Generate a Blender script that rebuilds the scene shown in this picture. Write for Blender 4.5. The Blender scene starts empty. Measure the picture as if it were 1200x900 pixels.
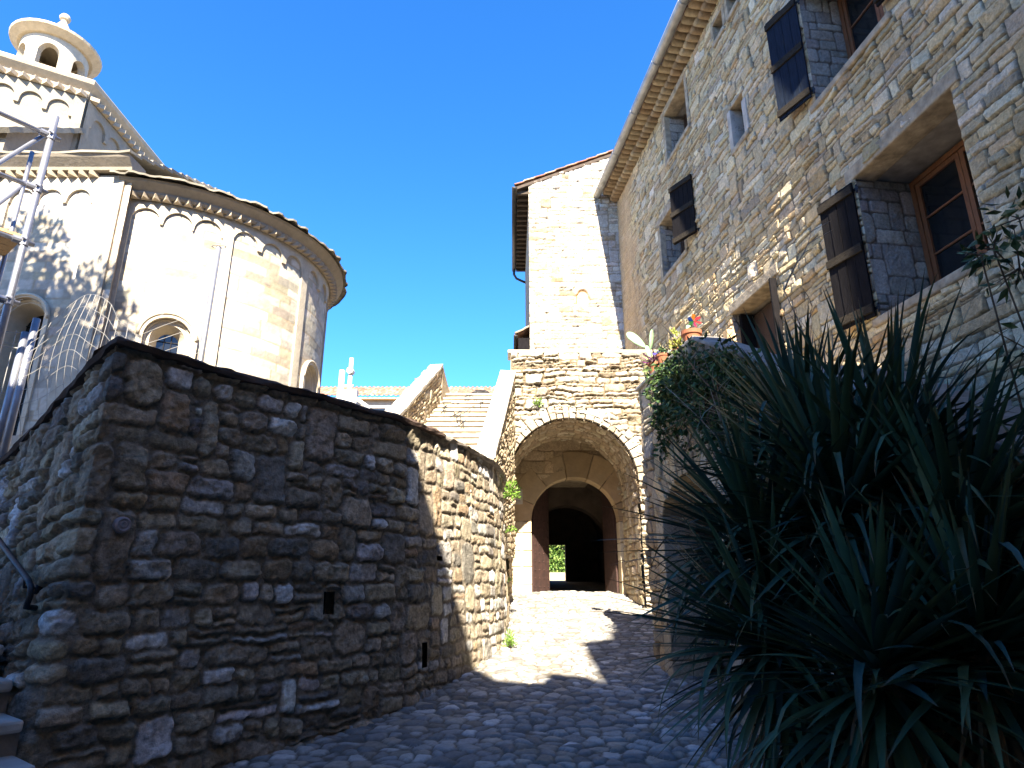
import bpy, bmesh, math, random
import numpy as np
from mathutils import Vector, Matrix

R = math.radians
C = bpy.context.scene.collection
scn = bpy.context.scene

# ------------------------------------------------------------------ camera, sky, sun, exposure
PITCH = math.atan(240 / 760)
cam_d = bpy.data.cameras.new('camera')
cam_d.sensor_width = 36
cam_d.lens = 36 * 760 / 1200
cam_d.clip_start = .05
cam_d.clip_end = 3000
cam = bpy.data.objects.new('camera', cam_d)
C.objects.link(cam)
cam.location = (0, 0, 1.6)
cam.rotation_euler = (R(90) + PITCH, 0, 0)
scn.camera = cam

SUN_EL = R(40)
SUN_AZ = R(1.6)                     # light travels along +Y, this much towards -X
world = bpy.data.worlds.new('World')
scn.world = world
world.use_nodes = True
wn = world.node_tree
sky = wn.nodes.new('ShaderNodeTexSky')
sky.sky_type = 'NISHITA'
sky.sun_disc = False
sky.sun_elevation = SUN_EL
sky.sun_rotation = math.pi - SUN_AZ
sky.altitude = 400
sky.air_density = 0.65
sky.dust_density = 0.2
sky.ozone_density = 3.0
bg = wn.nodes['Background']
bg.inputs['Strength'].default_value = 0.125
hs = wn.nodes.new('ShaderNodeHueSaturation')          # the deep polarised blue of this sky
hs.inputs['Saturation'].default_value = 1.28
hs.inputs['Hue'].default_value = .504
wn.links.new(sky.outputs['Color'], hs.inputs['Color'])
wn.links.new(hs.outputs['Color'], bg.inputs['Color'])

sun_d = bpy.data.lights.new('sun', 'SUN')
sun_d.energy = 5.0
sun_d.angle = R(.5)
sun_d.color = (1, .89, .72)
sun = bpy.data.objects.new('sun', sun_d)
C.objects.link(sun)
ldir = Vector((-math.sin(SUN_AZ) * math.cos(SUN_EL), math.cos(SUN_AZ) * math.cos(SUN_EL), -math.sin(SUN_EL)))
sun.rotation_euler = ldir.to_track_quat('-Z', 'Y').to_euler()
sun.location = (0, -40, 60)

scn.view_settings.view_transform = 'Standard'
scn.view_settings.look = 'None'
scn.view_settings.exposure = 2.32
scn.view_settings.gamma = 1
scn.render.engine = 'CYCLES'
scn.cycles.max_bounces = 8
scn.cycles.diffuse_bounces = 4

# ------------------------------------------------------------------ noise in numpy
def _hash(ix, iy, seed):
    h = (ix.astype(np.int64) * 374761393 + iy.astype(np.int64) * 668265263 + seed * 1442695041) & 0xffffffff
    h = ((h ^ (h >> 13)) * 1274126177) & 0xffffffff
    h = h ^ (h >> 16)
    return (h & 0xffff) / 65535.0

def vnoise(x, y, seed=0):
    x0 = np.floor(x); y0 = np.floor(y)
    fx = x - x0; fy = y - y0
    fx = fx * fx * (3 - 2 * fx); fy = fy * fy * (3 - 2 * fy)
    ix = x0.astype(np.int64); iy = y0.astype(np.int64)
    a = _hash(ix, iy, seed); b = _hash(ix + 1, iy, seed); c = _hash(ix, iy + 1, seed); d = _hash(ix + 1, iy + 1, seed)
    return (a * (1 - fx) + b * fx) * (1 - fy) + (c * (1 - fx) + d * fx) * fy * 1.0 if False else (a + (b - a) * fx) * (1 - fy) + (c + (d - c) * fx) * fy

def fbm(x, y, seed=0, oct=3):
    v = 0; amp = .5; tot = 0
    for o in range(oct):
        v = v + amp * vnoise(x * 2 ** o, y * 2 ** o, seed + o * 17); tot += amp; amp *= .5
    return v / tot - .5

# ------------------------------------------------------------------ materials
def mat_simple(name, col, rough=.8, bump=0, bscale=30, var=.2, vscale=6, metal=0, stretch=None, detail=5, trans=0):
    m = bpy.data.materials.new(name); m.use_nodes = True
    nt = m.node_tree; b = nt.nodes['Principled BSDF']
    b.inputs['Roughness'].default_value = rough
    b.inputs['Metallic'].default_value = metal
    if rough > .9: b.inputs['Specular IOR Level'].default_value = .12
    tc = nt.nodes.new('ShaderNodeTexCoord')
    vec = tc.outputs['Object']
    if stretch:
        mp = nt.nodes.new('ShaderNodeMapping'); mp.inputs['Scale'].default_value = stretch
        nt.links.new(vec, mp.inputs['Vector']); vec = mp.outputs['Vector']
    n = nt.nodes.new('ShaderNodeTexNoise'); n.inputs['Scale'].default_value = vscale; n.inputs['Detail'].default_value = detail
    nt.links.new(vec, n.inputs['Vector'])
    mr = nt.nodes.new('ShaderNodeMapRange')
    mr.inputs['From Min'].default_value = .3; mr.inputs['From Max'].default_value = .7
    mr.inputs['To Min'].default_value = 1 - var; mr.inputs['To Max'].default_value = 1 + var
    nt.links.new(n.outputs['Fac'], mr.inputs['Value'])
    mx = nt.nodes.new('ShaderNodeMix'); mx.data_type = 'RGBA'; mx.blend_type = 'MULTIPLY'; mx.inputs[0].default_value = 1
    mx.inputs[6].default_value = (*col, 1)
    nt.links.new(mr.outputs['Result'], mx.inputs[7])
    nt.links.new(mx.outputs[2], b.inputs['Base Color'])
    if bump:
        n2 = nt.nodes.new('ShaderNodeTexNoise'); n2.inputs['Scale'].default_value = bscale; n2.inputs['Detail'].default_value = 6
        nt.links.new(vec, n2.inputs['Vector'])
        bp = nt.nodes.new('ShaderNodeBump'); bp.inputs['Strength'].default_value = bump; bp.inputs['Distance'].default_value = .02
        nt.links.new(n2.outputs['Fac'], bp.inputs['Height']); nt.links.new(bp.outputs['Normal'], b.inputs['Normal'])
    if trans:
        b.inputs['Subsurface Weight'].default_value = 0
        t = nt.nodes.new('ShaderNodeBsdfTranslucent'); ms = nt.nodes.new('ShaderNodeMixShader'); ms.inputs[0].default_value = trans
        nt.links.new(mx.outputs[2], t.inputs['Color'])
        out = nt.nodes['Material Output']
        nt.links.new(b.outputs[0], ms.inputs[1]); nt.links.new(t.outputs[0], ms.inputs[2]); nt.links.new(ms.outputs[0], out.inputs['Surface'])
    return m

def mat_attr(name, rough=.9, bump=.5, bscale=35, var=.18, vscale=9, lichen=None):
    """stone whose own colour is stored per stone in the mesh; fine grain comes from noise"""
    m = bpy.data.materials.new(name); m.use_nodes = True
    nt = m.node_tree; b = nt.nodes['Principled BSDF']
    b.inputs['Roughness'].default_value = rough
    b.inputs['Specular IOR Level'].default_value = .25
    at = nt.nodes.new('ShaderNodeAttribute'); at.attribute_name = 'Col'
    tc = nt.nodes.new('ShaderNodeTexCoord')
    n = nt.nodes.new('ShaderNodeTexNoise'); n.inputs['Scale'].default_value = vscale; n.inputs['Detail'].default_value = 8; n.inputs['Roughness'].default_value = .65
    nt.links.new(tc.outputs['Object'], n.inputs['Vector'])
    mr = nt.nodes.new('ShaderNodeMapRange')
    mr.inputs['From Min'].default_value = .3; mr.inputs['From Max'].default_value = .7
    mr.inputs['To Min'].default_value = 1 - var; mr.inputs['To Max'].default_value = 1 + var
    nt.links.new(n.outputs['Fac'], mr.inputs['Value'])
    mx = nt.nodes.new('ShaderNodeMix'); mx.data_type = 'RGBA'; mx.blend_type = 'MULTIPLY'; mx.inputs[0].default_value = 1
    nt.links.new(at.outputs['Color'], mx.inputs[6]); nt.links.new(mr.outputs['Result'], mx.inputs[7])
    colo = mx.outputs[2]
    if lichen:
        n3 = nt.nodes.new('ShaderNodeTexNoise'); n3.inputs['Scale'].default_value = 3.1; n3.inputs['Detail'].default_value = 9; n3.inputs['Roughness'].default_value = .7
        nt.links.new(tc.outputs['Object'], n3.inputs['Vector'])
        r3 = nt.nodes.new('ShaderNodeMapRange'); r3.inputs['From Min'].default_value = .56; r3.inputs['From Max'].default_value = .72
        r3.inputs['To Max'].default_value = lichen[3]
        nt.links.new(n3.outputs['Fac'], r3.inputs['Value'])
        m3 = nt.nodes.new('ShaderNodeMix'); m3.data_type = 'RGBA'; m3.inputs[7].default_value = (*lichen[:3], 1)
        nt.links.new(r3.outputs['Result'], m3.inputs[0]); nt.links.new(colo, m3.inputs[6]); colo = m3.outputs[2]
    nt.links.new(colo, b.inputs['Base Color'])
    n2 = nt.nodes.new('ShaderNodeTexNoise'); n2.inputs['Scale'].default_value = bscale; n2.inputs['Detail'].default_value = 8; n2.inputs['Roughness'].default_value = .6
    nt.links.new(tc.outputs['Object'], n2.inputs['Vector'])
    bp = nt.nodes.new('ShaderNodeBump'); bp.inputs['Strength'].default_value = bump; bp.inputs['Distance'].default_value = .025
    nt.links.new(n2.outputs['Fac'], bp.inputs['Height']); nt.links.new(bp.outputs['Normal'], b.inputs['Normal'])
    return m

M_rubble = mat_attr('rubble stone', bump=1.0, bscale=46, var=.36, vscale=22, lichen=(.10, .10, .09, .5))
M_house = mat_attr('house stone', bump=.85, bscale=42, var=.28, vscale=26, lichen=(.16, .15, .13, .2))
M_ashlar = mat_attr('church ashlar', bump=.3, bscale=16, var=.15, vscale=5, lichen=(.3, .26, .2, .35))
M_cobble = mat_attr('cobbles', bump=.35, bscale=45, var=.2, vscale=20, rough=.75)
M_tile = mat_attr('clay tile', bump=.3, bscale=40, var=.25, vscale=15)
M_leaf = mat_attr('leaf', bump=.05, rough=.45, var=.12, vscale=8)
M_paint = mat_attr('painted', bump=.1, rough=.6, var=.1)
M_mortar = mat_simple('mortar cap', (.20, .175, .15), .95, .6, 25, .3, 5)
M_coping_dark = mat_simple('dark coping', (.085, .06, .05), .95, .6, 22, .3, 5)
M_white = mat_simple('limewash', (.44, .40, .34), .95, .5, 14, .22, 5)
M_dress = mat_simple('dressed stone', (.36, .30, .215), .95, .8, 20, .35, 7)
M_dressdark = mat_simple('grey reveal stone', (.30, .28, .25), .9, .5, 14, .3, 5)
M_wood_dark = mat_simple('weathered dark wood', (.010, .009, .010), .95, .6, 12, .4, 5, stretch=(14, 14, 1.2))
M_wood_blue = mat_simple('blue grey painted boards', (.012, .019, .034), .95, .5, 12, .4, 5, stretch=(14, 14, 1.0))
M_wood_rail = mat_simple('bare weathered rail', (.032, .027, .021), .95, .6, 12, .45, 6, stretch=(3, 3, 14))
M_wood_orange = mat_simple('varnished wood', (.19, .07, .022), .6, .3, 14, .3, 6, stretch=(14, 14, 1.5))
M_wood_pale = mat_simple('pale wood', (.50, .33, .16), .7, .3, 14, .25, 6, stretch=(14, 14, 1.5))
M_wood_brown = mat_simple('brown door wood', (.055, .027, .012), .7, .4, 14, .3, 6, stretch=(14, 14, 1.5))
M_door = mat_simple('rusty door plates', (.042, .018, .014), .8, .5, 25, .4, 9)
M_iron = mat_simple('dark iron', (.03, .03, .035), .5, .2, 40, .2, 10, metal=.6)
M_zinc = mat_simple('zinc gutter', (.36, .36, .35), .5, .1, 20, .25, 4, metal=.35)
M_zincdark = mat_simple('old dark gutter', (.05, .045, .04), .6, .1, 20, .25, 4, metal=.3)
M_steel = mat_simple('galvanised tube', (.30, .31, .35), .5, .1, 30, .15, 6, metal=.75)
M_wire = mat_simple('galvanised wire', (.30, .29, .27), .5, 0, 30, .15, 6, metal=.3)
M_whitemetal = mat_simple('white metal', (.55, .55, .54), .5, 0, 30, .08, 6)
M_glass = mat_simple('dark glass', (.012, .014, .016), .08, 0, 10, .2, 2)
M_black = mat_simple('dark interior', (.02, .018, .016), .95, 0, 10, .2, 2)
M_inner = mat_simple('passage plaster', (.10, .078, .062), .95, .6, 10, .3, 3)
M_ground = mat_simple('gravelly earth', (.20, .17, .13), .95, .6, 20, .3, 3)
M_terracotta = mat_simple('terracotta', (.30, .105, .05), .85, .2, 30, .25, 8)
M_pot_pale = mat_simple('pale glazed pot', (.40, .36, .17), .5, .1, 20, .15, 6)
M_bark = mat_simple('bark', (.12, .09, .065), .95, .8, 18, .35, 6, stretch=(3, 3, .7))
M_twig = mat_simple('dry twig', (.30, .25, .20), .9, .2, 40, .25, 10)
M_deadleaf = mat_simple('dead leaf', (.16, .10, .05), .9, .2, 40, .35, 10)
M_sign = mat_simple('stone plaque', (.50, .45, .40), .8, .1, 40, .12, 8)
M_ink = mat_simple('faded lettering', (.07, .03, .03), .9, 0, 40, .3, 8)
M_cable = mat_simple('black cable', (.02, .02, .022), .6, 0, 40, .2, 8)
M_plaster = mat_simple('ochre plaster', (.42, .34, .25), .95, .4, 8, .15, 2)
M_spout = mat_simple('soffit wood', (.07, .05, .035), .9, .4, 14, .3, 6)
M_stonestep = mat_simple('worn stone step', (.38, .36, .33), .85, .5, 14, .25, 4)

# ------------------------------------------------------------------ object helpers
def link(o, parent=None, kind=None):
    C.objects.link(o)
    if parent is not None:
        o.parent = parent
        o.matrix_parent_inverse = Matrix.Translation(-Vector(parent.location)) if parent.type == 'EMPTY' else Matrix.Identity(4)
    if kind: o['kind'] = kind
    return o

def tag(o, label, cat, group=None, kind=None):
    o['label'] = label; o['category'] = cat
    if group: o['group'] = group
    if kind: o['kind'] = kind
    return o

def thing(name, loc, label, cat, group=None):
    o = bpy.data.objects.new(name, None); C.objects.link(o)
    o.location = loc; o.empty_display_size = .2
    return tag(o, label, cat, group)

def fast_mesh(name, V, F, mat, parent=None, smooth=True, col=None, kind=None):
    """V (n,3) array, F (m,k) array of equal sided faces"""
    V = np.asarray(V, np.float32); F = np.asarray(F, np.int32)
    me = bpy.data.meshes.new(name)
    me.vertices.add(len(V)); me.vertices.foreach_set('co', V.ravel())
    k = F.shape[1]
    me.loops.add(F.size); me.loops.foreach_set('vertex_index', F.ravel())
    me.polygons.add(len(F))
    me.polygons.foreach_set('loop_start', np.arange(0, F.size, k, dtype=np.int32))
    me.polygons.foreach_set('loop_total', np.full(len(F), k, np.int32))
    me.polygons.foreach_set('use_smooth', np.full(len(F), smooth, bool))
    me.update(calc_edges=True)
    if col is not None:
        a = me.color_attributes.new('Col', 'FLOAT_COLOR', 'POINT')
        c4 = np.ones((len(V), 4), np.float32); c4[:, :3] = col
        a.data.foreach_set('color', c4.ravel())
    me.materials.append(mat)
    return link(bpy.data.objects.new(name, me), parent, kind)

class MB:
    def __init__(s): s.v = []; s.f = []; s.c = []; s.col = (.5, .5, .5)
    def add(s, vs, fs):
        b = len(s.v); s.v += [tuple(map(float, p)) for p in vs]; s.f += [tuple(b + i for i in f) for f in fs]; s.c += [s.col] * len(vs)
    def hexa(s, p):       # 8 points: bottom loop 0-3, top loop 4-7
        s.add(p, [(3, 2, 1, 0), (4, 5, 6, 7), (0, 1, 5, 4), (1, 2, 6, 5), (2, 3, 7, 6), (3, 0, 4, 7)])
    def box(s, a, b, fr=None):
        (x0, y0, z0), (x1, y1, z1) = a, b
        p = [(x0, y0, z0), (x1, y0, z0), (x1, y1, z0), (x0, y1, z0), (x0, y0, z1), (x1, y0, z1), (x1, y1, z1), (x0, y1, z1)]
        if fr: p = [fr(*q) for q in p]
        s.hexa(p)
    def prism(s, poly, ext, fr=None):   # poly: list of 3d points, extruded by vector ext
        n = len(poly); P = [Vector(q) for q in poly]; E = Vector(ext)
        p = P + [q + E for q in P]
        if fr: p = [fr(*q) for q in p]
        s.add(p, [tuple(range(n))[::-1], tuple(range(n, 2 * n))] + [(i, (i + 1) % n, n + (i + 1) % n, n + i) for i in range(n)])
    def tube(s, pts, r, n=8, cap=True):
        pts = [Vector(p) for p in pts]; rs = r if hasattr(r, '__len__') else [r] * len(pts)
        vs = []; fs = []; up = None
        for i, p in enumerate(pts):
            d = (pts[min(i + 1, len(pts) - 1)] - pts[max(i - 1, 0)])
            if d.length < 1e-9: d = Vector((0, 0, 1))
            d.normalize()
            if up is None:
                up = d.orthogonal().normalized()
            up = (up - d * up.dot(d))
            up = up.normalized() if up.length > 1e-6 else d.orthogonal().normalized()
            w = d.cross(up)
            for k in range(n):
                a = 2 * math.pi * k / n
                vs.append(p + (up * math.cos(a) + w * math.sin(a)) * rs[i])
        for i in range(len(pts) - 1):
            for k in range(n):
                k2 = (k + 1) % n
                fs.append((i * n + k, i * n + k2, (i + 1) * n + k2, (i + 1) * n + k))
        if cap:
            fs.append(tuple(range(n))[::-1]); fs.append(tuple((len(pts) - 1) * n + k for k in range(n)))
        s.add(vs, fs)
    def lathe(s, prof, c, n=24, a0=0, a1=2 * math.pi, cap=False):
        full = abs(a1 - a0 - 2 * math.pi) < 1e-6
        m = n if full else n + 1; vs = []; fs = []
        for (r, z) in prof:
            for k in range(m):
                a = a0 + (a1 - a0) * k / n
                vs.append((c[0] + r * math.cos(a), c[1] + r * math.sin(a), c[2] + z))
        for i in range(len(prof) - 1):
            for k in range(n):
                k2 = (k + 1) % m
                fs.append((i * m + k, i * m + k2, (i + 1) * m + k2, (i + 1) * m + k))
        if cap:
            fs.append(tuple(range(m))[::-1]); fs.append(tuple((len(prof) - 1) * m + k for k in range(m)))
        s.add(vs, fs)
    def quad(s, a, b, c, d): s.add([a, b, c, d], [(0, 1, 2, 3)])
    def build(s, name, mat, parent=None, smooth=False, bevel=0, kind=None, seg=2, fixn=True):
        me = bpy.data.meshes.new(name); me.from_pydata(s.v, [], s.f)
        a = me.color_attributes.new('Col', 'FLOAT_COLOR', 'POINT')
        c4 = np.ones((len(s.v), 4), np.float32); c4[:, :3] = np.array(s.c, np.float32)
        a.data.foreach_set('color', c4.ravel())
        if fixn:
            bm = bmesh.new(); bm.from_mesh(me); bmesh.ops.recalc_face_normals(bm, faces=bm.faces); bm.to_mesh(me); bm.free()
        if smooth: me.polygons.foreach_set('use_smooth', [True] * len(me.polygons))
        me.materials.append(mat)
        o = link(bpy.data.objects.new(name, me), parent, kind)
        if bevel:
            md = o.modifiers.new('bevel', 'BEVEL'); md.width = bevel; md.segments = seg; md.limit_method = 'ANGLE'; md.angle_limit = R(35)
        return o

# ------------------------------------------------------------------ masonry as real relief
def layout(L, H, hr, wr, tall, rng, rr=.01, split=.15):
    ys = [-.15]
    while ys[-1] < H + .15: ys.append(ys[-1] + rng.uniform(*hr))
    n = len(ys) - 1; occ = [[] for _ in range(n + 4)]; st = []
    for i in range(n):
        x = -.2 - rng.uniform(0, .3)
        oc = sorted(occ[i])
        while x < L + .3:
            hit = [o for o in oc if o[0] <= x + 1e-6 < o[1]]
            if hit: x = hit[0][1]; continue
            nxt = min([o[0] for o in oc if o[0] > x] + [1e9])
            w = rng.uniform(*wr) * (.7 + .5 * (ys[i + 1] - ys[i]) / hr[1])
            if rng.random() < .12: w *= 1.5
            k = 1
            if rng.random() < tall and i + 2 < n:
                k = 2 if rng.random() < .75 else 3
            if nxt - (x + w) < wr[0] * .6: w = nxt - x if nxt - x < 1.7 * wr[1] else w
            if nxt - x < w: w = nxt - x
            k = min(k, n - i)
            y0, y1 = ys[i], ys[i + k]
            for j in range(1, k): occ[i + j].append((x, x + w))
            if k == 1 and (y1 - y0) > hr[0] * 1.25 and rng.random() < split:
                m = y0 + (y1 - y0) * rng.uniform(.35, .65)
                st.append((x, x + w, y0, m)); st.append((x, x + w, m, y1))
            else: st.append((x, x + w, y0, y1))
            x += w
    return np.array(st)

def masonry(name, surf, L, H, res, mat, parent, hr=(.1, .2), wr=(.15, .4), tall=.15, depth=.05, joint=.008, edge=.03,
            palette=None, mortar=(.2, .17, .14), keep=None, flat=None, seed=1, warp=.02, wave=.0, rough=.012, tilt=.25, split=.15,
            colfn=None, depthfn=None, round_=.4, mott=.35, jit=.22):
    rng = random.Random(seed); nr = np.random.default_rng(seed)
    st = layout(L, H, hr, wr, tall, rng, split=split)
    rr = .01; pad = .4
    idm = np.zeros((int((L + 2 * pad) / rr) + 2, int((H + 2 * pad) / rr) + 2), np.int32)
    q = np.clip(np.round((st + pad) / rr).astype(int), 0, None)
    for i, (a, b, c, d) in enumerate(q): idm[a:b, c:d] = i
    ns = int(round(L / res)) + 1; nt_ = int(round(H / res)) + 1
    s = np.linspace(0, L, ns); t = np.linspace(0, H, nt_)
    S, T = np.meshgrid(s, t, indexing='ij')
    f1 = 1 / (wr[0] + .08)
    ws = S + warp * 2 * fbm(S * f1, T * f1, seed + 1) + warp * fbm(S * f1 * 4, T * f1 * 4, seed + 2)
    wt = T + warp * 2 * fbm(S * f1, T * f1, seed + 3) + warp * fbm(S * f1 * 4, T * f1 * 4, seed + 4)
    if wave: wt = wt + wave * 2 * fbm(S * .9, T * .5, seed + 5)
    ii = np.clip(((ws + pad) / rr).astype(int), 0, idm.shape[0] - 1); jj = np.clip(((wt + pad) / rr).astype(int), 0, idm.shape[1] - 1)
    idx = idm[ii, jj]
    cs = (st[:, 0] + st[:, 1]) / 2; ct = (st[:, 2] + st[:, 3]) / 2
    hw = (st[:, 1] - st[:, 0]) / 2; hh = (st[:, 3] - st[:, 2]) / 2
    dx = ws - cs[idx]; dy = wt - ct[idx]
    n = len(st)
    rc = np.minimum(hw, hh) * nr.uniform(round_ * .5, min(.95, round_ * 1.5), n)
    qx = np.abs(dx) - hw[idx] + rc[idx]; qy = np.abs(dy) - hh[idx] + rc[idx]
    sd = np.hypot(np.maximum(qx, 0), np.maximum(qy, 0)) + np.minimum(np.maximum(qx, qy), 0) - rc[idx]
    ins = -sd - joint
    prof = np.clip(ins / edge, 0, 1); prof = prof * (2 - prof)
    prof = np.sqrt(np.clip(prof, 0, 1) + 1e-9)
    dep = depth * nr.uniform(.45, 1.15, n)
    tx = nr.normal(0, tilt, n); ty = nr.normal(0, tilt, n)
    h = dep[idx] * prof * (1 + np.clip(tx[idx] * dx / np.maximum(hw[idx], .02) + ty[idx] * dy / np.maximum(hh[idx], .02), -.6, .6))
    rg = nr.uniform(.4, 1.6, n)
    sx = idx * 7.31
    h = h + rough * rg[idx] * prof * (2 * fbm(S * 9 + sx, T * 9, seed + 6, 4) + 1.0 * np.abs(fbm(S * 23 + sx, T * 23, seed + 9, 3)))
    h = h + (1 - prof) * rough * 1.5 * fbm(S * 14, T * 14, seed + 7, 3)
    if depthfn is not None: h = depthfn(S, T, h)
    if flat is not None:
        fm = flat(S, T); h = h * (1 - fm) + .02 * fm
    pal = np.array([p[:3] for p in palette]); pw = np.array([p[3] for p in palette], float)
    ch = nr.choice(len(pal), n, p=pw / pw.sum())
    sc = pal[ch] * nr.uniform(1 - jit, 1 + jit, (n, 1)) * nr.uniform(.97, 1.03, (n, 3))
    cn = (1 + mott * fbm(S * 11 + sx, T * 11, seed + 8, 4) + mott * .6 * fbm(S * 45 + sx, T * 30, seed + 18, 2))[..., None]
    col = sc[idx] * cn
    k = np.clip(ins / (edge * .35), 0, 1)[..., None]
    col = np.array(mortar) * (1 + .3 * fbm(S * 6, T * 6, seed + 11, 2))[..., None] * (1 - k) + col * k
    if colfn is not None: col = colfn(S, T, col)
    X, Y, Z = surf(S, T, h)
    V = np.stack([X, Y, Z], -1).reshape(-1, 3)
    I = np.arange(ns * nt_).reshape(ns, nt_)
    F = np.stack([I[:-1, :-1], I[1:, :-1], I[1:, 1:], I[:-1, 1:]], -1).reshape(-1, 4)
    if keep is not None:
        Sc = (S[:-1, :-1] + S[1:, 1:]) / 2; Tc = (T[:-1, :-1] + T[1:, 1:]) / 2
        F = F[keep(Sc, Tc).reshape(-1)]
    used = np.zeros(len(V), bool); used[F.ravel()] = True
    rm = np.cumsum(used) - 1
    return fast_mesh(name, V[used], rm[F], mat, parent, True, col.reshape(-1, 3)[used])

def frame(O, ang):
    """local (s, z, h): s along the wall, z up, h out of the wall.  ang = heading of s from +Y, clockwise; h is to the right of s"""
    ex = np.array([math.sin(ang), math.cos(ang), 0.]); n = np.array([math.cos(ang), -math.sin(ang), 0.]); O = np.array(O, float)
    def fr(s, z, h):
        return tuple(O + ex * s + n * h + np.array([0, 0, z]))
    def surf(S, T, H):
        return O[0] + ex[0] * S + n[0] * H, O[1] + ex[1] * S + n[1] * H, O[2] + T + 0 * H
    return fr, surf

def arch_pts(cx, zs, r, n=16, z0=None):
    p = [(cx - r * math.cos(math.pi * k / n), zs + r * math.sin(math.pi * k / n)) for k in range(n + 1)]
    if z0 is not None: p = [(cx - r, z0)] + p + [(cx + r, z0)]
    return p

def intrados(mb, fr, cx, zs, ra, ha, rb, hb, z0=None, n=16):
    a = arch_pts(cx, zs, ra, n, z0); b = arch_pts(cx, zs, rb, n, z0)
    vs = [fr(p[0], p[1], ha) for p in a] + [fr(p[0], p[1], hb) for p in b]
    m = len(a)
    mb.add(vs, [(i, i + 1, m + i + 1, m + i) for i in range(m - 1)])

def voussoirs(mb, fr, cx, zs, r0, r1, n, h0, h1, rng, pal, a0=0., a1=math.pi, gap=.012, jit=.12):
    ws = [rng.uniform(1 - jit * 2, 1 + jit * 2) for _ in range(n)]; t = sum(ws); a = a0
    for w in ws:
        da = (a1 - a0) * w / t
        b0, b1 = a + gap / r0 / 2, a + da - gap / r0 / 2
        rr1 = r1 * (1 + rng.uniform(-jit, jit) * .3); rr0 = r0 * (1 + rng.uniform(-.5, .5) * jit * .08)
        hh = h1 + rng.uniform(-.02, .02)
        c = rng.choice(pal); f = rng.uniform(.8, 1.2); mb.col = tuple(x * f for x in c[:3])
        ring = lambda r, aa: (cx - r * math.cos(aa), zs + r * math.sin(aa))
        m = max(2, int((b1 - b0) / .09)); an = [b0 + (b1 - b0) * k / m for k in range(m + 1)]
        q = [ring(rr0, x) for x in an] + [ring(rr1, x) for x in an[::-1]]; nq = len(q)
        P = [fr(p[0], p[1], h0) for p in q] + [fr(p[0], p[1], hh) for p in q]
        mb.add(P, [tuple(range(nq))[::-1], tuple(range(nq, 2 * nq))] + [(i, (i + 1) % nq, nq + (i + 1) % nq, nq + i) for i in range(nq)])
        a += da

PAL_LEFT = [(.37, .305, .215, 4), (.33, .28, .21, 4), (.44, .375, .275, 3), (.46, .44, .41, 2.2), (.64, .63, .61, 1.3), (.22, .20, .175, 2), (.36, .27, .175, 1.0)]
PAL_HOUSE = [(.56, .445, .265, 5), (.60, .50, .325, 4), (.51, .39, .22, 3), (.62, .55, .40, 2.2), (.49, .35, .185, .8), (.44, .37, .26, 1.2)]
PAL_PALE = [(.42, .38, .31, 5), (.37, .32, .25, 4), (.46, .43, .37, 3), (.30, .25, .18, 2)]
PAL_ARCH = [(.46, .37, .25, 4), (.40, .31, .20, 3), (.52, .45, .33, 3), (.34, .26, .17, 1)]
PAL_CHURCH = [(.42, .38, .31, 5), (.45, .42, .36, 4), (.37, .32, .24, 2.5), (.31, .28, .23, 1.5)]

# ------------------------------------------------------------------ the ground
def g(Y):
    Y = np.asarray(Y, float)
    return np.where(Y < 4, .0, np.where(Y < 16, .122 * (Y - 4), np.where(Y < 26, 1.464 + .05 * (Y - 16), 1.964)))

def build_ground():
    xs = np.concatenate([[-1500, -300, -60, -25], np.linspace(-14, 14, 15), [25, 60, 300, 1500]])
    ys = np.concatenate([[-1500, -300, -60, -20], np.linspace(0, 60, 61), [120, 300, 1500]])
    X, Y = np.meshgrid(xs, ys, indexing='ij'); Z = g(Y) - .06
    V = np.stack([X, Y, Z], -1).reshape(-1, 3); I = np.arange(len(xs) * len(ys)).reshape(len(xs), len(ys))
    F = np.stack([I[:-1, :-1], I[1:, :-1], I[1:, 1:], I[:-1, 1:]], -1).reshape(-1, 4)
    fast_mesh('ground', V, F, M_ground, None, False, kind='structure')

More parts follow.
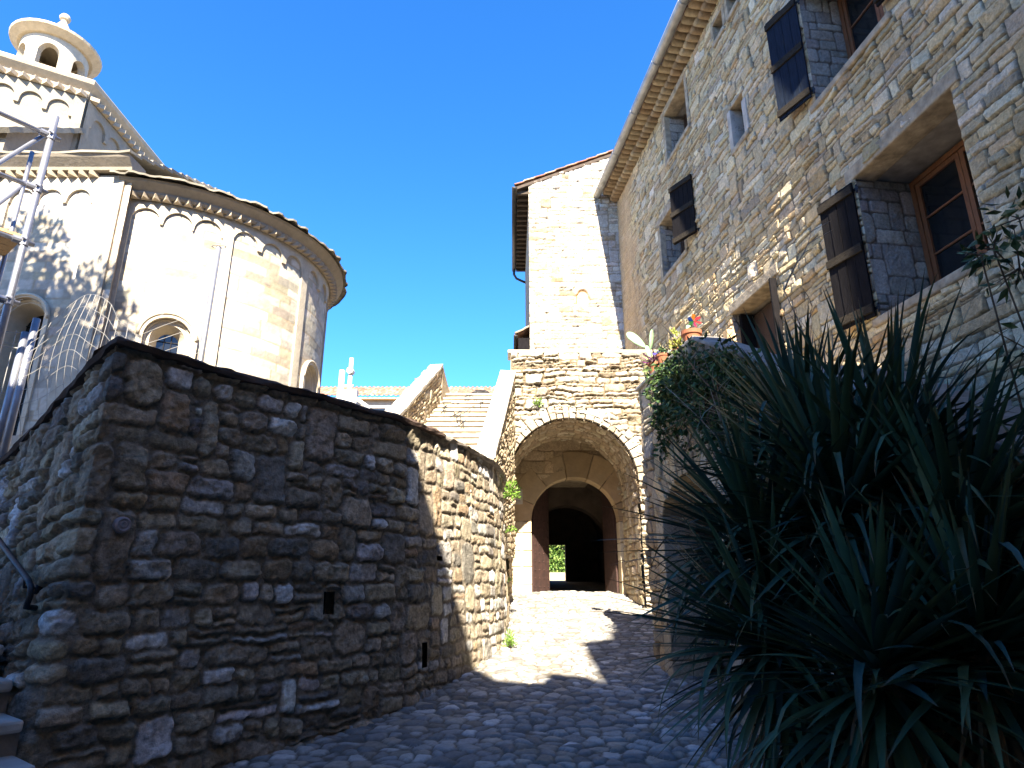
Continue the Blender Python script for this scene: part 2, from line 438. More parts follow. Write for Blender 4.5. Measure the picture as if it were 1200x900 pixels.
def build_street():
    res = .022; x0, x1, y0, y1 = -4.6, 5.6, 2.2, 17.0
    xs = np.arange(x0, x1, res); ys = np.arange(y0, y1, res)
    X, Y = np.meshgrid(xs, ys, indexing='ij')
    cx, cy = .165, .12
    wx = X + .07 * fbm(X * 6, Y * 6, 3, 3); wy = Y + .07 * fbm(X * 6, Y * 6, 4, 3)
    gx = np.floor(wx / cx); gy = np.floor(wy / cy)
    f1 = np.full(X.shape, 9.); f2 = np.full(X.shape, 9.); idx = np.zeros(X.shape, np.int64); idy = np.zeros(X.shape, np.int64)
    for i in (-1, 0, 1):
        for j in (-1, 0, 1):
            ax = gx + i; ay = gy + j
            px = (ax + .5 + .85 * (_hash(ax, ay, 11) - .5) * 1.12) * cx; py = (ay + .5 + .85 * (_hash(ax, ay, 12) - .5) * 1.12) * cy
            d = np.hypot((wx - px) / 1.25, wy - py)
            cl = d < f1
            f2 = np.where(cl, f1, np.minimum(f2, d)); f1 = np.where(cl, d, f1)
            idx = np.where(cl, ax, idx).astype(np.int64); idy = np.where(cl, ay, idy).astype(np.int64)
    e = np.clip((f2 - f1 - .008) / .045, 0, 1); prof = np.sqrt(np.clip(e * (2 - e), 0, 1))
    ha = _hash(idx, idy, 21); hb = _hash(idx, idy, 22); hc = _hash(idx, idy, 23)
    h = (.012 + .022 * ha) * prof + .012 * fbm(X * 14, Y * 14, 8, 3) + .05 * fbm(X * .8, Y * .8, 9, 2)
    pal = np.array([(.28, .275, .26), (.22, .22, .215), (.35, .335, .31), (.30, .265, .22), (.45, .44, .42), (.25, .24, .23)])
    col = pal[(hb * 5.99).astype(int)] * (.6 + .8 * hc)[..., None]
    k = np.clip(e * 2.2, 0, 1)[..., None]
    col = np.array((.12, .105, .085)) * (1 - k) + col * k
    Z = g(Y) + h
    V = np.stack([X, Y, Z], -1).reshape(-1, 3); I = np.arange(X.size).reshape(X.shape)
    F = np.stack([I[:-1, :-1], I[1:, :-1], I[1:, 1:], I[:-1, 1:]], -1).reshape(-1, 4)
    fast_mesh('cobbled_street', V, F, M_cobble, None, True, col.reshape(-1, 3), kind='structure')

build_ground()
build_street()

# ------------------------------------------------------------------ curved retaining wall on the left
WALL_TOP = 3.45
LEFT_DIR = np.array([-math.cos(R(39)), math.sin(R(39))])
P0 = np.array([-3.12, 4.78])
main_pts = [P0, (-2.4, 5.85), (-1.62, 6.8), (-1.2, 7.42), (-.84, 8.25), (-.5, 9.2), (-.28, 10.0), (-.17, 11), (-.13, 12), (-.14, 13), (-.16, 13.9), (-.16, 14.6)]
def catmull(pts, m=24):
    P = [np.array(p, float) for p in pts]; P = [2 * P[0] - P[1]] + P + [2 * P[-1] - P[-2]]; out = []
    for i in range(1, len(P) - 2):
        for k in range(m):
            t = k / m
            out.append(.5 * (2 * P[i] + (P[i + 1] - P[i - 1]) * t + (2 * P[i - 1] - 5 * P[i] + 4 * P[i + 1] - P[i + 2]) * t * t + (3 * P[i] - P[i - 1] - 3 * P[i + 1] + P[i + 2]) * t ** 3))
    out.append(P[-2]); return np.array(out)
LEFT_LEN = 4.2
_m = catmull(main_pts)
_l = np.array([P0 + LEFT_DIR * LEFT_LEN * (1 - k / 40) for k in range(40)])
_path = np.concatenate([_l, _m])
_arc = np.concatenate([[0], np.cumsum(np.hypot(*np.diff(_path, axis=0).T))])
WL = float(_arc[-1])
_t = np.gradient(_path, _arc, axis=0); _t /= np.linalg.norm(_t, axis=1)[:, None]
# soften normals over the corner
_nrm = np.stack([_t[:, 1], -_t[:, 0]], 1)
def wall_top(S):
    """top drops along the left face as it runs away"""
    d = np.clip(LEFT_LEN - S, 0, 9)
    return WALL_TOP - np.where(d < 2.2, .30 * d, .66 + .12 * (d - 2.2)) + .03 * fbm(S * 2.5, S * 0, 5)
def wall_xy(S):
    x = np.interp(S, _arc, _path[:, 0]); y = np.interp(S, _arc, _path[:, 1])
    nx = np.interp(S, _arc, _nrm[:, 0]); ny = np.interp(S, _arc, _nrm[:, 1])
    l = np.hypot(nx, ny); return x, y, nx / l, ny / l
WZ0 = -.35; WH = WALL_TOP - WZ0
def wall_surf(S, T, Hh):
    x, y, nx, ny = wall_xy(S)
    top = wall_top(S)
    Z = WZ0 + T * (top - WZ0) / WH
    off = Hh + .05 * (WALL_TOP - Z) - .06 + .05 * fbm(S * .8, T * .8, 77, 2)
    return x + nx * off, y + ny * off, Z

root = thing('retaining_wall', (-2.4, 5.85, .2), 'tall curved rubble stone retaining wall, shaded at its left corner and sunlit beside the arch', 'wall')
def left_keep(S, T):
    k = np.ones(S.shape, bool)
    for (sc, zc, w, h) in ((LEFT_LEN + 2.24, 1.47, .12, .2), (LEFT_LEN + 3.65, .9, .13, .26), (LEFT_LEN + 4.0, 1.95, .16, .06)):
        zz = WZ0 + T * (WALL_TOP - WZ0) / WH
        k &= ~((np.abs(S - sc) < w / 2) & (np.abs(zz - zc) < h / 2))
    return k
def left_flat(S, T):
    m = np.zeros(S.shape); zz = WZ0 + T * (WALL_TOP - WZ0) / WH
    for (sc, zc, w, h) in ((LEFT_LEN + 2.24, 1.47, .12, .2), (LEFT_LEN + 3.65, .9, .13, .26), (LEFT_LEN + 4.0, 1.95, .16, .06)):
        m = np.maximum(m, ((np.abs(S - sc) < w / 2 + .03) & (np.abs(zz - zc) < h / 2 + .03)) * 1.)
    return m
masonry('wall_face', wall_surf, WL, WH, .0135, M_rubble, root, hr=(.115, .205), wr=(.14, .37), tall=.12, depth=.05, joint=.014, edge=.03, mott=.9, flat=left_flat,
        palette=PAL_LEFT, mortar=(.235, .20, .155), rough=.042, keep=left_keep, depthfn=lambda S, T, h: h * (1 - .6 * np.clip((S - LEFT_LEN - 2.9) / 1.0, 0, 1)), seed=18, warp=.036, wave=.05, tilt=.22, split=.16, round_=.8)
# back face, coping and end of the wall
mb = MB(); N = 90
ss = np.linspace(0, WL, N); x, y, nx, ny = wall_xy(ss); tp = wall_top(ss)
for i in range(N - 1):
    q = []
    for j in (i, i + 1):
        q.append([(x[j] - nx[j] * .12, y[j] - ny[j] * .12), (x[j] - nx[j] * .5, y[j] - ny[j] * .5)])
    zt0, zt1 = tp[i] - .03, tp[i + 1] - .03
    mb.hexa([(*q[0][0], WZ0), (*q[1][0], WZ0), (*q[1][1], WZ0), (*q[0][1], WZ0), (*q[0][0], zt0), (*q[1][0], zt1), (*q[1][1], zt1), (*q[0][1], zt0)])
mb.build('core', M_black if False else M_mortar, root)
def coping_mesh(s0, s1, name, mat, hgt, over, seed, nseg):
    ss = np.linspace(s0, s1, nseg); x, y, nx, ny = wall_xy(ss); tp = wall_top(ss)
    prof = [(over, -.01), (over + .012, hgt * .5), (over - .02, hgt), (-.2, hgt + .02), (-.5, hgt), (-.52, -.02)]
    V = []; F = []; m = len(prof)
    for i in range(nseg):
        for k, (o, z) in enumerate(prof):
            j = .022 * float(fbm(np.array(ss[i] * 6.), np.array(k * 3.7), seed, 2)) * 2
            V.append((x[i] + nx[i] * (o + j), y[i] + ny[i] * (o + j), tp[i] + z + j * .6))
    for i in range(nseg - 1):
        for k in range(m): F.append((i * m + k, i * m + (k + 1) % m, (i + 1) * m + (k + 1) % m, (i + 1) * m + k))
    return fast_mesh(name, V, F, mat, root, False)
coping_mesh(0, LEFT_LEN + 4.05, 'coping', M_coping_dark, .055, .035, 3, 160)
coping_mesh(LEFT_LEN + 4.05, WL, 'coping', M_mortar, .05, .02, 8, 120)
mb = MB()    # dark depth of the drain holes
for (sc, zc, w, h) in ((LEFT_LEN + 2.24, 1.47, .12, .2), (LEFT_LEN + 3.65, .9, .13, .26), (LEFT_LEN + 4.0, 1.95, .16, .06)):
    X_, Y_, n1, n2 = [float(a) for a in wall_xy(np.array(sc))]
    tx, ty = -n2, n1
    for d in (-.11,):
        c = np.array([X_ + n1 * d, Y_ + n2 * d, zc])
        a = np.array([tx, ty, 0]) * (w * .6); b = np.array([0, 0, h * .6])
        mb.quad(c - a - b, c + a - b, c + a + b, c - a + b)
mb.build('drain_hole', M_black, root)
# small round stone disc in the wall
sx = LEFT_LEN + .24
X_, Y_, n1, n2 = [float(a) for a in wall_xy(np.array(sx))]
nv = Vector((n1, n2, 0)).normalized(); uv = Vector((0, 0, 1)); wv = nv.cross(uv)
mb = MB(); prof = [(.0, .045), (.02, .05), (.03, .042), (.045, .05), (.058, .04), (.062, 0)]
c0 = Vector((X_, Y_, 2.055)) + nv * .075
for i in range(len(prof) - 1):
    (r0, a0), (r1, a1) = prof[i], prof[i + 1]
    for k in range(20):
        t0, t1 = 2 * math.pi * k / 20, 2 * math.pi * (k + 1) / 20
        f = lambda r, t, a: c0 + (wv * math.cos(t) + uv * math.sin(t)) * r + nv * a
        mb.quad(f(r0, t0, a0), f(r0, t1, a0), f(r1, t1, a1), f(r1, t0, a1))
mb.build('round_boss', mat_simple('boss stone', (.26, .23, .24), .8, .2, 60, .2, 20), root, smooth=True)

# ------------------------------------------------------------------ steps and handrail at the left edge
root = thing('stone_steps', (-3.6, 4.6, .5), 'worn grey stone steps at the lower left corner, climbing beside the shaded wall', 'steps')
ld = Vector((LEFT_DIR[0], LEFT_DIR[1], 0)); ln = Vector((-LEFT_DIR[1], LEFT_DIR[0], 0))
if ln.y > 0: ln = -ln
rng = random.Random(3)
for k in range(7):
    a = -.50 + .36 * k; z1 = .60 + .205 * k; mb = MB()
    b0 = Vector((P0[0], P0[1], 0)) + ld * a + ln * .14
    p = [b0, b0 + ld * .62, b0 + ld * .62 + ln * 1.5, b0 + ln * 1.5 + ld * rng.uniform(-.03, .03)]
    mb.hexa([(q.x, q.y, z1 - .075) for q in p] + [(q.x, q.y, z1) for q in p])
    mb.build('step', M_stonestep, root, bevel=.02)
    mb = MB(); p = [b0 + ld * .05, b0 + ld * .62, b0 + ld * .62 + ln * 1.5, b0 + ln * 1.5 + ld * .05]
    mb.hexa([(q.x, q.y, -.3) for q in p] + [(q.x, q.y, z1 - .078) for q in p])
    mb.build('riser', M_mortar, root)
root = thing('handrail', (-3.3, 4.9, 1.6), 'dark iron handrail bolted to the shaded wall above the stone steps', 'handrail')
def rail_pt(t, z, o=.17):
    q = Vector((P0[0], P0[1], z)) + ld * t + ln * o; return q
mb = MB()
mb.tube([rail_pt(2.9, 2.58), rail_pt(1.5, 2.07), rail_pt(.28, 1.66), rail_pt(.19, 1.615), rail_pt(.17, 1.55), rail_pt(.2, 1.48), rail_pt(.25, 1.47, .1)], .021, 10)
mb.build('rail', M_iron, root, smooth=True)
for t, z in ((.36, 1.685), (2.25, 2.34)):
    mb = MB(); mb.tube([rail_pt(t, z), rail_pt(t + .02, z - .07, .16), rail_pt(t + .03, z - .09, .02)], .012, 8); mb.tube([rail_pt(t + .03, z - .09, .09), rail_pt(t + .03, z - .09, .05)], .035, 10)
    mb.build('bracket', M_iron, root, smooth=True)

# ------------------------------------------------------------------ yard behind the wall (church side)
V = []
xs = np.linspace(-60, -.75, 40); ys = np.linspace(5.2, 90, 60)
pts = [tuple(p) for p in _path[::6]]
mb = MB()
poly = [(p[0] - q[0] * .3, p[1] - q[1] * .3) for p, q in zip(_path[::8], _nrm[::8])]
poly = poly[:-1] + [(-.9, 16), (-.9, 60), (-70, 60), (-70, 8), (-9, 7.6)]
mb.add([(a, b, 2.75) for a, b in poly], [tuple(range(len(poly)))])
mb.build('churchyard_ground', M_ground, None, kind='structure')

# ------------------------------------------------------------------ outside staircase between parapets
root = thing('outdoor_staircase', (-1, 11.5, 2.8), 'pale stone staircase climbing between two whitewashed parapets above the arch passage', 'staircase')
def stair_x(Y):    # left and right inner edges
    return -1.78 + .04 * (Y - 10), -.56 + .10 * (Y - 9.5)
rng = random.Random(8)
for k in range(17):
    Y0 = 9.0 + .345 * k; z = 2.92 + .19 * k
    xl, xr = stair_x(Y0); mb = MB()
    j = rng.uniform(-.012, .012)
    mb.hexa([(xl - .05, Y0 + j, z - .05), (xr + .05, Y0 - j, z - .05), (xr + .05, Y0 + .5, z - .05), (xl - .05, Y0 + .5, z - .05),
             (xl - .05, Y0 + j, z + rng.uniform(-.01, .01)), (xr + .05, Y0 - j, z + rng.uniform(-.01, .01)), (xr + .05, Y0 + .5, z), (xl - .05, Y0 + .5, z)])
    mb.build('step', M_white, root, bevel=.015)
    mb = MB(); mb.box((xl - .05, Y0 + .03, 2.4), (xr + .05, Y0 + .5, z - .052)); mb.build('riser', M_dress, root)
mb = MB(); mb.box((-1.9, 14.85, 2.4), (-.1, 19, 5.98)); mb.build('landing', M_dress, root)
# left parapet: masonry inner face, coping
def par(name, xa, ya, za, xb, yb, zb, th, seed, zlow, side):
    ang = math.atan2(xb - xa, yb - ya); Lp = math.hypot(xb - xa, yb - ya)
    fr, sf = frame((xa, ya, 0), ang)
    top = lambda S: za + (zb - za) * S / Lp
    def surf(S, T, Hh):
        h = Hh + .0
        Z = zlow + (top(S) - zlow) * T / (zb - zlow)
        X, Y, _ = sf(S, T, h); return X, Y, Z
    po = masonry(name, surf, Lp, zb - zlow, .022, M_house, root, hr=(.07, .15), wr=(.1, .28), tall=.12, depth=.035, palette=PAL_ARCH, mortar=(.36, .28, .18), seed=seed, warp=.02, rough=.02)
    mb = MB()
    mb.hexa([fr(0, zlow, -th), fr(Lp, zlow, -th), fr(Lp, zlow, -.01), fr(0, zlow, -.01), fr(0, za, -th), fr(Lp, zb, -th), fr(Lp, zb, -.01), fr(0, za, -.01)])
    c = mb.build('core', M_white, po)
    mb = MB(); n = 14
    for i in range(n):
        s0, s1 = Lp * i / n, Lp * (i + 1) / n; a, b = top(s0), top(s1); jj = [rng.uniform(-.022, .022) for _ in range(4)]
        mb.hexa([fr(s0, a, -th - .03), fr(s1, b, -th - .03), fr(s1, b, .05), fr(s0, a, .05), fr(s0, a + .07 + jj[0], -th - .03), fr(s1, b + .07 + jj[0], -th - .03), fr(s1, b + .07 + jj[1], .05), fr(s0, a + .07 + jj[1], .05)])
    mb.build('coping', M_white, po)
    return po, fr, Lp
pl, frl, Ll = par('parapet', -1.90, 9.6, 3.9, -1.62, 14.0, 6.42, .22, 31, 2.7, 1)
mb = MB(); mb.hexa([frl(Ll + .01, 2.7, -.25), frl(Ll + 1.6, 2.7, -.25), frl(Ll + 1.6, 2.7, .04), frl(Ll + .01, 2.7, .04), frl(Ll + .01, 6.5, -.25), frl(Ll + 1.6, 6.0, -.25), frl(Ll + 1.6, 6.0, .04), frl(Ll + .01, 6.5, .04)])
mb.build('end_block', M_dress, pl, bevel=.02)
prr, frr, Lr = par('parapet', -.31, 10.25, 3.60, .04, 13.84, 6.22, .27, 37, 2.2, 1)
mb = MB(); mb.hexa([frr(-.22, 2.2, -.30), frr(-.012, 2.2, -.30), frr(-.012, 2.2, .03), frr(-.22, 2.2, .03), frr(-.22, 3.5, -.30), frr(-.012, 3.62, -.30), frr(-.012, 3.62, .03), frr(-.22, 3.5, .03)])
mb.build('end_block', M_white, prr, bevel=.02)
# old cables lying on the stairs
cb = thing('cable', (-1.1, 12.8, 5.2), 'dark loose cable trailing over the pale staircase steps', 'cable')
mb = MB()
for seed in (1, 3):
    r_ = random.Random(seed); P = []
    for i in range(22):
        u = i / 21; Y = 12.0 + 2.4 * u; zz = 2.92 + .19 * math.floor((Y - 9.0) / .345) + .03
        P.append((-1.35 + .3 * seed * .5 + .25 * math.sin(u * 7 + seed) + .1 * r_.uniform(-1, 1), Y, zz + (.02 if i % 2 else .06)))
    mb.tube(P, .009, 6)
mb.build('cable_run', M_cable, cb)
cb = thing('bundle', (-.85, 14.8, 6.0), 'dark tarpaulin bundle lying at the top of the pale staircase', 'bundle')  # stands for an unidentified dark object at the stair top
bm = bmesh.new(); bmesh.ops.create_icosphere(bm, subdivisions=3, radius=1)
for v in bm.verts:
    f = 1 + .5 * float(fbm(np.array(v.co.x * 2.3 + 5), np.array(v.co.y * 2.3 + v.co.z * 1.7), 4, 3))
    v.co = Vector((v.co.x * .24 * f, v.co.y * .2 * f, max(v.co.z, -.6) * .11 * f))
me = bpy.data.meshes.new('clutter'); bm.to_mesh(me); bm.free(); me.materials.append(M_cable)
o = bpy.data.objects.new('clutter', me); o.location = (-.75, 14.95, 6.05); link(o, cb)

# ------------------------------------------------------------------ arch gateway
GX, GZ, GR = 1.31, 3.80, 1.40           # front arch
YF, YB = 13.9, 16.0
root = thing('gateway', (1.5, 13.9, 1.2), 'sunlit rubble stone gateway with a round arch and an open portal at the street end', 'gateway')
frG, sfG = frame((-.02, YF, 1.0), R(90))        # s to +X, h towards the viewer
def in_arch(S, Zz, cx, zs, r): return ((np.abs(S - cx) < r) & (Zz < zs)) | (np.hypot(S - cx, Zz - zs) < r)
gx0 = GX + .02; gz0 = GZ - 1.0
masonry('wall', sfG, 4.2, 5.72, .018, M_house, root, hr=(.05, .15), wr=(.13, .55), tall=.13, depth=.07, edge=.03, joint=.011, palette=PAL_PALE, mortar=(.16, .12, .075),
        keep=lambda S, T: ~(((np.abs(S - gx0) < GR + .01) & (T < gz0)) | ((np.hypot(S - gx0, T - gz0) < GR + .12) & (T >= gz0))), seed=21, warp=.04, rough=.035, wave=.07, tilt=.4)
mb = MB(); mb.box((-.1, YF - .05, 6.72), (4.3, YF + .5, 6.80)); mb.build('top_course', M_white, root, bevel=.02)
mb = MB(); mb.box((-.03, YF + .02, 5.4), (4.2, YF + .45, 6.715)); mb.box((-.08, YF + .02, 5.3), (.3, YF + 2.6, 6.3)); mb.build('wall_core', M_dress, root)
rng = random.Random(4); mb = MB()
voussoirs(mb, frG, gx0, gz0, GR, GR + .33, 27, -.3, .05, rng, PAL_PALE, gap=.02)
mb.build('arch_stones', M_house, root, bevel=.015)
# rubble vault of the outer passage
def vault_surf(S, T, Hh):
    a = S / GR; r = GR - Hh * .8
    return GX - r * np.cos(a), YF + .03 + T, GZ + r * np.sin(a)
masonry('vault', vault_surf, math.pi * GR, YB - YF, .02, M_house, root, hr=(.10, .2), wr=(.1, .24), tall=.1, depth=.05, joint=.008, edge=.03, palette=PAL_ARCH, mortar=(.25, .18, .11), seed=22, warp=.025, rough=.02)
for side in (-1, 1):
    xw = GX + side * GR
    fr_, sf_ = frame((xw, YF if side < 0 else YB, .9), 0 if side < 0 else R(180))
    masonry('side_wall', sf_, YB - YF, GZ - .9, .022, M_house, root, hr=(.10, .22), wr=(.14, .36), tall=.15, depth=.045, palette=PAL_ARCH, mortar=(.27, .2, .12), seed=23 + side, warp=.02, rough=.02)
# inner portal wall with its smooth cut stone arch
PX, PZ, PR = 1.53, 3.16, 1.06
frP, sfP = frame((GX - GR - .2, YB, 1.0), R(90)); px0 = PX - (GX - GR - .2); pz0 = PZ - 1.0
masonry('portal_wall', sfP, 2 * GR + .4, 4.4, .02, M_house, root, hr=(.22, .4), wr=(.3, .7), tall=.1, depth=.03, edge=.02, joint=.006, palette=PAL_ARCH, mortar=(.3, .23, .15),
        keep=lambda S, T: ~in_arch(S, T, px0, pz0, PR + .2), seed=25, warp=.012, rough=.012, tilt=.15)
mb = MB(); voussoirs(mb, frP, px0, pz0, PR, PR + .62, 7, -.42, .05, rng, [(.40, .29, .175), (.44, .34, .21), (.36, .27, .16)], gap=.012, jit=.08)  # same stone as the jambs, browner here: the arch's shade is in the colour
for sgn in (-1, 1):
    z = .35
    while z < pz0 - .02:
        hgt = min(rng.uniform(.34, .5), pz0 - z); w = rng.uniform(.42, .62)
        if pz0 - z - hgt < .12: hgt = pz0 - z
        c = rng.choice([(.50, .42, .30), (.46, .37, .25), (.54, .48, .38)]); mb.col = c
        x0, x1 = sorted((px0 + sgn * PR, px0 + sgn * (PR + w)))
        mb.box((x0, z + .006, -.42), (x1, z + hgt - .006, .045 + rng.uniform(-.01, .01)), frP); z += hgt
mb.build('portal_arch', M_ashlar, root, bevel=.014)
mb = MB(); mb.col = (.5, .44, .34); mb.box((px0 - PR - .1, .1, -.5), (px0 + PR + .1, .475, .1), frP); mb.build('threshold', M_stonestep, root, bevel=.02)
# the dark passage behind
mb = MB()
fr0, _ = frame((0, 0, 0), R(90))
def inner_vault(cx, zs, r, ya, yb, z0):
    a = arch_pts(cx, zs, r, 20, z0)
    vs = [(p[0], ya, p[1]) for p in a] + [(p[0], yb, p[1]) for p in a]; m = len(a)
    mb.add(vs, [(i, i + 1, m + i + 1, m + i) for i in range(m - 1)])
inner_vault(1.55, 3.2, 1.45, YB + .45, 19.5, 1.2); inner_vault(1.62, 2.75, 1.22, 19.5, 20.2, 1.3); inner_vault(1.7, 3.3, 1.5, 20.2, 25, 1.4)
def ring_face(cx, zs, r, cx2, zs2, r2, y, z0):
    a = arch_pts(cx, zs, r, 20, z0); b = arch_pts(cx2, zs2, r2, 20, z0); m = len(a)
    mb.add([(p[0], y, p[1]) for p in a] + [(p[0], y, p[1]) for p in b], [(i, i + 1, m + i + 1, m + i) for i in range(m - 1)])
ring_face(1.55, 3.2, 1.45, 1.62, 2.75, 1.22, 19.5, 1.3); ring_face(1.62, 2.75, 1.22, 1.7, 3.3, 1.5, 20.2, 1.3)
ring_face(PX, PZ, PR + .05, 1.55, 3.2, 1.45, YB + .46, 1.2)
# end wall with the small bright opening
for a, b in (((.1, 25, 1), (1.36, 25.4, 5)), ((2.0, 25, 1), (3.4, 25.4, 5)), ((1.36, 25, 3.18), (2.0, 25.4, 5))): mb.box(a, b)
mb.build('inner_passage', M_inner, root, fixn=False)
mb = MB()
for hx, hy, ex, ey in ((.49, 16.42, .93, 17.3), (2.57, 16.42, 2.43, 17.45)):
    mb = MB(); d = Vector((ex - hx, ey - hy, 0)); Ld = d.length; d.normalize(); nn = Vector((d.y, -d.x, 0)) * .035
    pr_ = [(0, 0), (Ld, 0)] + [(Ld * (1 - math.cos(t)), 1.62 + 1.02 * math.sin(t)) for t in np.linspace(R(90), 0, 12)]
    b = Vector((hx, hy, 1.5))
    P = [b + d * u + Vector((0, 0, w)) for u, w in pr_]
    n_ = len(P)
    mb.add([p + nn for p in P] + [p - nn for p in P], [tuple(range(n_)), tuple(range(n_, 2 * n_))[::-1]] + [(i, (i + 1) % n_, n_ + (i + 1) % n_, n_ + i) for i in range(n_)])
    for i in range(9):
        for j in range(4):
            q = b + d * (.1 + j * (Ld - .2) / 3) + Vector((0, 0, .15 + .2 * i)) + nn * .98; mb.tube([q, q + nn * .5], [.018, .008], 6)
    mb.build('door_leaf', M_door, root)
# plaque on the portal wall
sg = thing('wall_sign', (.02, 15.9, 3.75), 'small pale stone plaque with faded dark lettering beside the portal', 'sign')
mb = MB(); fS, _ = frame((-.08, 15.92, 3.56), R(90))
mb.box((0, 0, -.02), (.34, .36, .02), fS); mb.build('plate', M_sign, sg, bevel=.008)
mb = MB(); rng = random.Random(2)
for (z, x0, x1, h, n) in ((.25, .1, .29, .055, 5), (.15, .2, .235, .06, 1), (.065, .07, .28, .028, 9)):
    w = (x1 - x0) / n
    for i in range(n):
        a = x0 + w * i
        mb.box((a + .004, z, .021), (a + w * .35, z + h, .024), fS)
        if rng.random() < .6: mb.box((a + w * .35, z + h * rng.choice((0, .4, .8)), .021), (a + w * .8, z + h * .2 + h * .6 * 0 + .012, .024), fS)
mb.build('lettering', M_ink, sg)

# ------------------------------------------------------------------ tower house behind the gateway
root = thing('tower_house', (2, 18, 2), 'tall sunlit whitish stone house front standing above the gateway, with sloping tiled roof', 'house')
TXL, TXR = .53, 4.0
frT, sfT = frame((TXL, 18, 5.0), R(90))
slope = .405
def tower_keep(S, T): return T < 9.03 + slope * S
def tower_col(S, T, c):
    p = np.clip(1.25 - np.hypot((S - 1.62) / .2, (T - 4.95) / .34) + .5 * fbm(S * 9, T * 9, 3), 0, 1)[..., None]
    p = np.clip(p * 3, 0, 1)
    c = c * (1 - p) + np.array((.30, .17, .07)) * p
    return c
def tower_dep(S, T, h):
    p = np.clip((1.1 - np.hypot((S - 1.62) / .2, (T - 4.95) / .34)) * 4, 0, 1); return h * (1 - .5 * p) - .05 * p
masonry('front_wall', sfT, TXR - TXL, 10.6, .024, M_house, root, hr=(.09, .19), wr=(.14, .5), tall=.2, depth=.04, edge=.022, joint=.008, palette=[(.42, .39, .34, 5), (.37, .33, .27, 3), (.46, .44, .40, 3), (.31, .25, .16, 1)],
        mortar=(.26, .22, .16), keep=tower_keep, colfn=tower_col, depthfn=tower_dep, seed=41, warp=.03, rough=.03, tilt=.3)
zt = 14.0
mb = MB(); P = [(TXL + .005, 18.02, 4.5), (TXR, 18.02, 4.5), (TXR, 18.02, zt + slope * (TXR - TXL)), (TXL + .005, 18.02, zt)]
mb.prism(P, (0, 5.8, 0)); mb.build('side_walls', M_dress, root)
def roof_tiles(name, O, eu, ev, W, Lr, parent, pitch=.21, course=.36, res=None, seed=1, amp=.055, thick=True):
    """eu across the tiles, ev up the slope"""
    eu = np.array(eu, float); ev = np.array(ev, float); eu /= np.linalg.norm(eu); ev /= np.linalg.norm(ev); nn = np.cross(eu, ev)
    if nn[2] < 0: nn = -nn
    nu = max(2, int(W / pitch * 8)); nv_ = max(2, int(Lr / course * 4))
    u = np.linspace(0, W, nu); v = np.linspace(0, Lr, nv_); U, Vv = np.meshgrid(u, v, indexing='ij')
    ci = np.floor(U / pitch * 2); cj = np.floor(Vv / course)
    ph = (U / pitch * 2) % 1
    up = (ci % 2 == 0)
    bump = np.sqrt(np.clip(1 - (2 * ph - 1) ** 2, 0, 1))
    h = np.where(up, amp * (.25 + bump), amp * (.25 - .55 * bump)) + .03 * (1 - (Vv / course) % 1) + .02 * (_hash(ci, cj, seed) - .5)
    P = np.array(O, float) + U[..., None] * eu + Vv[..., None] * ev + h[..., None] * nn
    pal = np.array([(.27, .13, .075), (.32, .18, .11), (.22, .105, .065), (.33, .23, .16), (.18, .12, .09)])
    col = pal[(_hash(ci, cj, seed + 2) * 4.99).astype(int)] * (.8 + .4 * _hash(ci, cj, seed + 3))[..., None]
    I = np.arange(U.size).reshape(U.shape); F = np.stack([I[:-1, :-1], I[1:, :-1], I[1:, 1:], I[:-1, 1:]], -1).reshape(-1, 4)
    o = fast_mesh(name, P.reshape(-1, 3), F, M_tile, parent, True, col.reshape(-1, 3))
    md = o.modifiers.new('thick', 'SOLIDIFY'); md.thickness = .025; md.offset = -1
    return o
su = np.array([1, 0, slope]); su /= np.linalg.norm(su)
rf = roof_tiles('roof', (TXL - .42, 17.93, zt + .10 - slope * .42), (0, 1, 0), su, 5.8, 4.6, root, seed=3)
mb = MB(); q0 = Vector((TXL - .36, 17.95, zt - slope * .36 - .03)); q1 = Vector((TXR, 17.95, zt + slope * (TXR - TXL) - .03))
mb.hexa([q0, q1, q1 + Vector((0, 5.7, 0)), q0 + Vector((0, 5.7, 0)), q0 + Vector((0, 0, .1)), q1 + Vector((0, 0, .1)), q1 + Vector((0, 5.7, .1)), q0 + Vector((0, 5.7, .1))])
mb.build('roof_boards', M_spout, rf)
for i in range(18):
    mb = MB(); mb.box((TXL - .36, 18.1 + .31 * i, zt - .26), (TXL + .03, 18.21 + .31 * i, zt - .13)); mb.build('rafter', M_spout, rf)
def gutter(mb, a, b, r, n=10):
    a = Vector(a); b = Vector(b); d = (b - a).normalized(); side = d.cross(Vector((0, 0, 1))).normalized()
    out = [side * math.cos(t) * r + Vector((0, 0, -math.sin(t) * r)) for t in np.linspace(0, math.pi, n)]
    inn = [o * .88 for o in out][::-1]
    prof = out + inn; m = len(prof)
    vs = [a + p for p in prof] + [b + p for p in prof]
    mb.add(vs, [(i, (i + 1) % m, m + (i + 1) % m, m + i) for i in range(m)] + [tuple(range(n)), tuple(m + i for i in range(n))[::-1]])
mb = MB(); gutter(mb, (TXL - .45, 17.9, zt - .12), (TXL - .45, 23.6, zt - .14), .085); mb.build('gutter', M_zincdark, root, smooth=True)
mb = MB(); mb.tube([(TXL - .45, 23.4, zt - .2), (TXL - .45, 23.4, zt - .42), (TXL - .35, 23.4, zt - .6), (TXL - .12, 23.4, zt - .72), (TXL + .02, 23.4, zt - .78)], .05, 8); mb.build('downpipe', M_zincdark, root, smooth=True)
